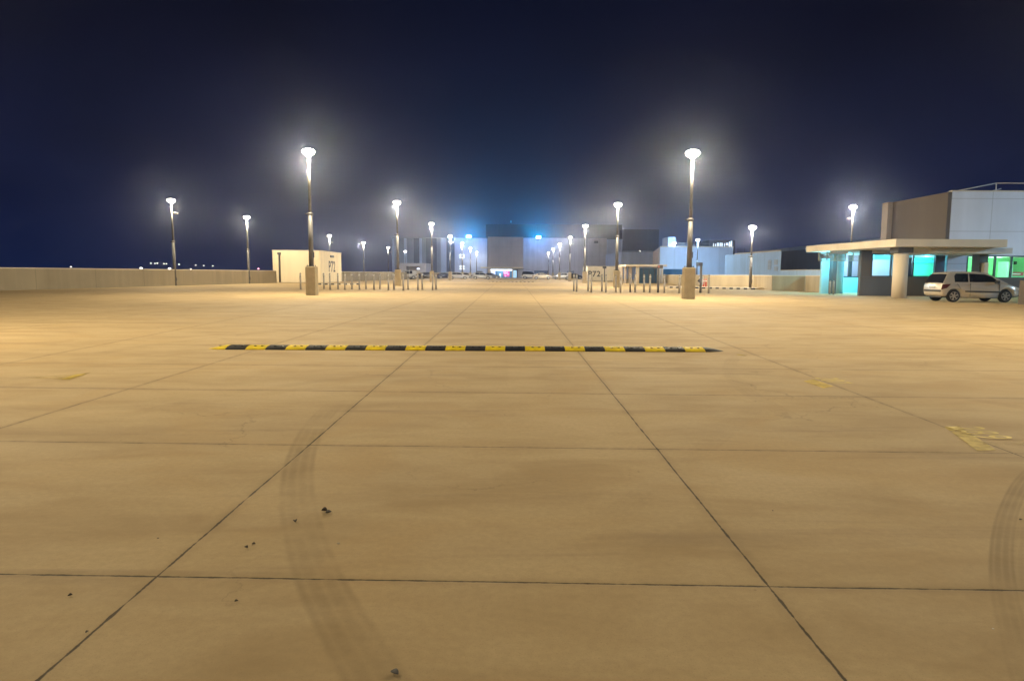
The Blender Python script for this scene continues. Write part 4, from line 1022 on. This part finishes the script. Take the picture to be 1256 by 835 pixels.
for px, nm in ((862.8, 'left'), (865.7, 'right')):
    g = gnd(px, 352.4); r2 = empty('marker_post', (g.x, g.y, 0)); tag(r2, '%s of two slim red marker posts beside the chevron sign' % nm, 'marker post', 'red marker posts')
    MB().tube((0, 0, 0), (0, 0, .80), .07, .06, n=10).build('post', M['red'], r2); MB().lathe([(.071, 0), (.068, .12)], 10, (0, 0, .55)).build('reflector_band', M['white_metal'], r2)
g = gnd(566.8, 342.0)
ft = empty('sign_post', (g.x, g.y, 0)); tag(ft, 'post carrying two clusters of four small white lit panels, behind the white estate', 'sign')
z_a, z_b = Z_(567, 328.2, g.y), Z_(567, 314.3, g.y)
MB().tube((0, 0, 0), (0, 0, z_b + .4), .10, n=8).build('pole', M['dark_metal'], ft)
for zz in (z_a, z_b):
    for sx_ in (-1, 1):
        for sz_ in (-1, 1): MB().box(sx_ * .36 - .2, sx_ * .36 + .2, -.18, -.11, zz + sz_ * .28 - .17, zz + sz_ * .28 + .17).build('lit_panel', emit('white panel', (.85, .93, 1), 1.2), ft)

# ------------------------------------------------------------------ right building
BY = 39.0
rb = empty('terminal_building', (26, BY, 0)); tag(rb, 'modern right hand building with cyan and green lit windows under a flat canopy', 'building')
M['b_grey'] = wall_mat('building blue grey', (.70, .74, .86), .06, .10, 2.4, 1.9); M['b_dark'] = wall_mat('building dark grey', (.085, .085, .085)); M['b_brown_shaded'] = wall_mat('building shaded brown', (.125, .10, .082))
M['canopy'] = wall_mat('canopy cream', (.66, .57, .43)); M['soffit'] = wall_mat('soffit', (.60, .58, .55))
xC = X_(1161, BY); zRoof = Z_(1163, 235, BY); zHead = Z_(1200, 313.5, BY); zSill = Z_(1200, 340, BY)
# upper volume: one paint, flank's dim warm light put into its brown
xFar = 40.0
sub(MB().box(xC, xFar, BY, BY + 6.2, zHead + .003, zRoof), 'upper_wall', M['b_grey'], rb)
sub(MB().box(xC - .22, xC - .003, BY + .02, BY + 6.2, 2.75, zRoof - .02), 'flank_face', M['b_brown_shaded'], rb)  # same paint as the front, its weaker light coloured in as brown
sub(MB().box(xC - .55, xC - .224, BY + 5.6, BY + 6.3, 2.75, zRoof - .02), 'flank_return', M['taupe'], rb)
sub(MB().box(xC - .05, xFar, BY - .04, BY + .25, zRoof + .003, zRoof + .07), 'roof_coping', M['coping'], rb)
sub(MB().box(X_(1160.5, BY), X_(1184.5, BY), BY, BY + .3, 0, zHead), 'pale_wall', M['b_grey'], rb)
# green room front: low wall + windows
sub(MB().box(X_(1184.6, BY), xFar, BY - .05, BY + .25, 0, zSill), 'low_wall', M['b_brown_shaded'], rb)
mb = MB()
for pxx in (1185.5, 1207.5, 1219.7, 1240, 1261, 1282): mb.box(X_(pxx, BY) - .045, X_(pxx, BY) + .045, BY, BY + .12, zSill + .002, zHead)
mb.box(X_(1184.6, BY), xFar, BY + .001, BY + .119, zHead - .08, zHead - .001)
sub(mb, 'window_frame', M['frame'], rb)
for p0, p1 in ((1186.2, 1206.8), (1208.2, 1219), (1220.4, 1239.3), (1240.7, 1260.3), (1261.7, 1281.3)):
    sub(MB().box(X_(p0, BY), X_(p1, BY), BY + .05, BY + .06, zSill + .003, zHead - .081), 'window_pane', M['pane'], rb)
gm = wall_mat('green room wall', (.30, .68, .40))
sub(MB().box(xC + .02, xFar, BY + 3.2, BY + 3.4, 0, zHead), 'room_back_wall', gm, rb)
sub(MB().box(xC + .02, xFar, BY + .31, BY + 3.19, zHead - .05, zHead - .002), 'room_ceiling', mat('ceiling', (.8, .8, .78), .7), rb)
sub(MB().box(X_(1184.6, BY), X_(1184.6, BY) + .12, BY + .31, BY + 3.19, 0, zHead - .06), 'room_partition', gm, rb)
sub(MB().box(X_(1223, BY + 3.1), X_(1228.5, BY + 3.1), BY + 2.2, BY + 3.1, 0, zHead - .3), 'cupboard', mat('pale cupboard', (.55, .8, .75), .5), rb)
nt_ = sub(MB().box(X_(1236.5, BY + 3.1), X_(1256, BY + 3.1), BY + 3.14, BY + 3.19, Z_(1246, 338, BY + 3), Z_(1246, 333.6, BY + 3)), 'red_notice', mat('red notice', (.55, .06, .08), .5), rb)
sub(MB().box(X_(1239, BY + 3.1), X_(1252, BY + 3.1), BY + 3.125, BY + 3.138, Z_(1246, 336.8, BY + 3), Z_(1246, 335.2, BY + 3)), 'notice_stripe', M['white_metal'], rb)
sub(MB().box(X_(1243.5, BY + 3.1), X_(1246.5, BY + 3.1), BY + 3.12, BY + 3.19, Z_(1246, 324.3, BY + 3), Z_(1246, 320.5, BY + 3)), 'wall_phone', M['frame'], rb)
def room_light(x, y, z, c, P_, r=.35):
    l = bpy.data.lights.new('room_light', 'POINT'); l.energy = P_; l.color = c; l.shadow_soft_size = r
    o_ = bpy.data.objects.new('room_light', l); COL.objects.link(o_); o_.location = (x, y, z); return o_
room_light(xC + 4, BY + 1.5, 2.1, (.40, 1, .54), 210); room_light(xC + 9, BY + 1.5, 2.1, (.40, 1, .54), 210); room_light(xC + 2.2, BY + 1.6, 2.1, (.42, 1, .56), 90)
# cyan room front (dark wall with windows)
xL = X_(1055.5, BY); xR = X_(1160, BY); zS2 = Z_(1100, 339.5, BY); zH2 = Z_(1100, 311.3, BY); zW = 2.68
wA, wB = X_(1068, BY), X_(1147.5, BY)
sub(MB().box(xL, xR, BY, BY + .25, 0, zS2), 'dado_wall', M['b_dark'], rb)
sub(MB().box(xL, wA, BY, BY + .25, zS2 + .002, zW), 'pier', M['b_dark'], rb)
sub(MB().box(wB, X_(1158, BY), BY, BY + .25, zS2 + .002, zW), 'pier', M['panel_dark'], rb)
sub(MB().box(wA + .002, wB - .002, BY, BY + .25, zH2, zW), 'head_wall', M['soffit'], rb)
mb = MB()
for pxx in (1068.6, 1092.5, 1095.8, 1112, 1119.3, 1147): mb.box(X_(pxx, BY) - .035, X_(pxx, BY) + .035, BY - .02, BY + .1, zS2 + .002, zH2 - .002)
mb.box(wA, wB, BY - .021, BY + .099, zS2 + .003, zS2 + .06); mb.box(wA, wB, BY - .021, BY + .099, zH2 - .06, zH2 - .003)
sub(mb, 'window_frame', M['frame'], rb)
for p0, p1 in ((1069.2, 1092), (1096.4, 1111.4), (1112.5, 1118.8), (1119.9, 1146.4)):
    sub(MB().box(X_(p0, BY), X_(p1, BY), BY + .04, BY + .05, zS2 + .061, zH2 - .061), 'window_pane', M['pane'], rb)
cw = wall_mat('cyan room wall', (.42, .72, .78)); wv = wall_mat('lilac room wall', (.55, .58, .72))
sub(MB().box(xL + 3.2, xR, BY + 4.4, BY + 4.6, 0, zW), 'room_back_wall', cw, rb)
sub(MB().box(X_(1062, BY + 2.6), X_(1097, BY + 2.6), BY + 2.6, BY + 2.75, 0, 2.2), 'room_screen', wv, rb)
sub(MB().box(X_(1125, BY + 3.5), X_(1143, BY + 3.5), BY + 3.4, BY + 3.6, 0, 2.0), 'inner_door', mat('teal door', (.15, .48, .52), .3), rb)
sub(MB().box(X_(1118, BY + 3), X_(1150, BY + 3), BY + 3.0, BY + 3.1, 2.02, 2.22), 'inner_rail', mat('teal rail', (.2, .5, .55), .4), rb)
sub(MB().box(xL + .26, xR, BY + .26, BY + 4.39, zW - .06, zW - .003), 'room_ceiling', mat('cyan ceiling', (.7, .82, .84), .6), rb)
room_light(X_(1085, BY + 1.3), BY + 1.3, 2.35, (.60, .85, 1), 170); room_light(X_(1135, BY + 2), BY + 2, 2.35, (.05, .72, 1), 330); room_light(X_(1116, BY + 2.2), BY + 2.2, 2.35, (.2, 1, .7), 40)
# entrance lobby to the left, standing farther back
EY = 43.2
xE0 = X_(1008, EY); xE1 = xL
sub(MB().box(xE0, X_(1020, EY), EY, EY + .25, 0, 2.3), 'entrance_wall', wall_mat('cyan panel', (.30, .60, .70)), rb)
sub(MB().box(X_(1020.6, EY - .4), X_(1026.3, EY - .4), EY - .4, EY + .2, 0, 2.68), 'entrance_pillar', M['b_dark'], rb)
sub(MB().tube((X_(1030, EY + .8), EY + .8, 0), (X_(1030, EY + .8), EY + .8, 2.62), .24, n=24), 'entrance_column', wall_mat('cyan column', (.45, .72, .80)), rb)
sub(MB().box(X_(1031, EY + 3), 25.5, EY + 3, EY + 3.2, 0, 1.06), 'lobby_wall', wall_mat('cyan lobby wall', (.42, .70, .78)), rb)
sub(MB().box(X_(1025, EY + 5), 27.5, EY + 5, EY + 5.2, 1.07, 2.65), 'lobby_back_wall', wv, rb)
mb = MB()
for pxx in (1033.5, 1041.5, 1044, 1054): mb.box(X_(pxx, EY + 3) - .05, X_(pxx, EY + 3) + .05, EY + 3.02, EY + 3.15, 1.063, 2.6)
mb.box(X_(1033.5, EY + 3), X_(1054, EY + 3), EY + 3.021, EY + 3.149, 1.064, 1.13)
sub(mb, 'lobby_window_frame', M['frame'], rb)
sub(MB().prism([(xE0, EY + .31), (27.4, EY + .31), (27.4, EY + 5.4), (xE0 + 2.9, EY + 5.4)], 2.64, 2.695), 'lobby_ceiling', M['soffit'], rb)
room_light(X_(1038, EY + 1.6), EY + 1.8, 2.35, (.16, .76, 1), 700); room_light(X_(1046, EY + 4.2), EY + 4.2, 2.4, (.6, .75, 1), 60)
room_light(X_(1013, EY - .8), EY - .8, 2.3, (.12, .74, 1), 170, .2)
for px, nm in ((1017.6, 'steel post left of the cyan entrance, darker of the pair'), (1022, 'steel post at the cyan entrance, lit cyan on its side')):
    g = gnd(px, 361.3); r2 = copy_tree(place_bollards.src); r2.location = (g.x, g.y, 0); r2.scale = (.9, .9, .72); tag(r2, nm, 'bollard', 'steel posts at the entrance')
# slatted screen and fixture under the canopy
mb = MB(); Ys = 41.2; z0s, z1s = Z_(1030, 320.3, Ys), 2.68
n_s = 7
for k in range(n_s): zz = z0s + (z1s - z0s) * k / n_s; mb.box(X_(1003.5, Ys), X_(1055.5, Ys), Ys, Ys + .06, zz, zz + (z1s - z0s) / n_s * .42)
for pxx in (1004, 1014, 1024, 1036.5, 1046, 1055): mb.box(X_(pxx, Ys) - .03, X_(pxx, Ys) + .03, Ys + .062, Ys + .12, z0s, z1s - .003)
sub(mb, 'slat_screen', wall_mat('slats', (.26, .25, .17)), rb)
fx_ = sub(MB().box(X_(1016, Ys), X_(1037, Ys), Ys - .25, Ys - .01, Z_(1026, 311.2, Ys), Z_(1026, 306.6, Ys)), 'sign_box', mat('sign box', (.55, .48, .42), .5), rb)
sub(MB().tube((X_(1028, Ys), Ys - .32, Z_(1026, 306.7, Ys)), (X_(1028, Ys), Ys - .252, Z_(1026, 306.7, Ys)), .06, n=12), 'spot_lamp', emit('spot', (1, .9, .75), 12), rb)
# canopy: L-shaped slab
cz0, cz1 = 2.70, 3.10
CY0 = 34.3; cxl = X_(1096.5, CY0); cxr = X_(1232.6, CY0)
lb = at(994, 305, 42.6)
sub(MB().prism([(cxl, CY0), (cxr, CY0), (cxr, BY - .06), (xC - .6, BY - .06), (xC - .6, BY + 2), (lb.x, lb.y + .6), (lb.x, lb.y)], cz0, cz1), 'canopy_slab', M['canopy'], rb, bevel=.015)
sub(MB().box(X_(1128, 36), X_(1226, 36), 35.2, BY - .07, cz0 - .30, cz0 - .003), 'canopy_beam', M['soffit'], rb)
for pxx, Yc, r_c in ((1104, 35.2, .36),):
    g = X_(pxx, Yc); sub(MB().tube((g, Yc, 0), (g, Yc, cz0 - .30), r_c, n=32), 'column', M['canopy'], rb)
    sub(MB().box(g - .40, g + .40, Yc - .38, Yc + .4, cz0 - .297, cz0 - .003), 'column_head', M['b_dark'], rb)
sub(MB().box(X_(1200, 36.8), X_(1210.8, 36.8), 36.8, 37.4, 0, cz0 - .303), 'column', M['b_dark'], rb)
sub(MB().box(X_(1206, 36.6), X_(1211, 36.6), 36.55, 36.79, 0, 1.95), 'column_lit_strip', M['canopy'], rb)  # pale strip stands for warm light on the column's lower part
# roof handrail
mb = MB(); h0 = at(1173, 234.5, BY + 1); h1 = at(1222, 224.8, BY + 1); h2 = at(1222, 234, BY + 1)
mb.tube(h0, h1, .035, n=8); mb.tube(h1, Vector((h2.x, h2.y, zRoof)), .03, n=8); mb.tube(h1, h1 + Vector((9, 0, 0)), .025, n=8)
for k in (1, 2): x_ = h1.x + 3.2 * k; mb.tube((x_, h1.y, zRoof), (x_, h1.y, h1.z), .025, n=8)
hh = at(1228, 231.5, BY + 1); mb.tube((hh.x - 1, hh.y, zRoof + .05), hh, .03, n=8)
sub(mb, 'roof_handrail', M['white_metal'], rb)
# planter wall at the far right edge, nearer than the car's nose
g0 = gnd(1248.5, 373); g1 = gnd(1300, 377.5)
wall_run('planter_wall', 'low wall of shaded brown at the right edge in front of the green lit windows', [flat(g0), flat(g1)], 1.02, 3.0, M['b_brown_shaded'], cop=False)  # the wall's shade is put into its dark brown

# ------------------------------------------------------------------ haze (volume added to stand in for lens glow round the lamps)
HAZE = 0.0006
if HAZE:
    m, nt, b, o = new_mat('glow_haze'); nt.nodes.remove(b)
    pv_ = nt.nodes.new('ShaderNodeVolumePrincipled'); pv_.inputs['Density'].default_value = HAZE; pv_.inputs['Anisotropy'].default_value = .935
    pv_.inputs['Color'].default_value = (.62, .70, 1.0, 1); nt.links.new(pv_.outputs[0], o.inputs['Volume'])
    hz = MB().box(-600, 300, -60, 600, -11.5, 60).build('haze', m); tag(hz, kind='stuff')

# ------------------------------------------------------------------ render settings
sc.view_settings.view_transform = 'Standard'; sc.view_settings.look = 'None'; sc.view_settings.exposure = 0.0; sc.view_settings.gamma = 1.0
sc.render.engine = 'CYCLES'
cy = sc.cycles
cy.use_denoising = True
try: cy.denoiser = 'OPENIMAGEDENOISE'
except Exception: pass
cy.max_bounces = 6; cy.diffuse_bounces = 3; cy.glossy_bounces = 3; cy.transparent_max_bounces = 8; cy.volume_bounces = 0
cy.sample_clamp_indirect = 4.0; cy.sample_clamp_direct = 0.0
cy.use_light_tree = True
cy.caustics_reflective = False; cy.caustics_refractive = False
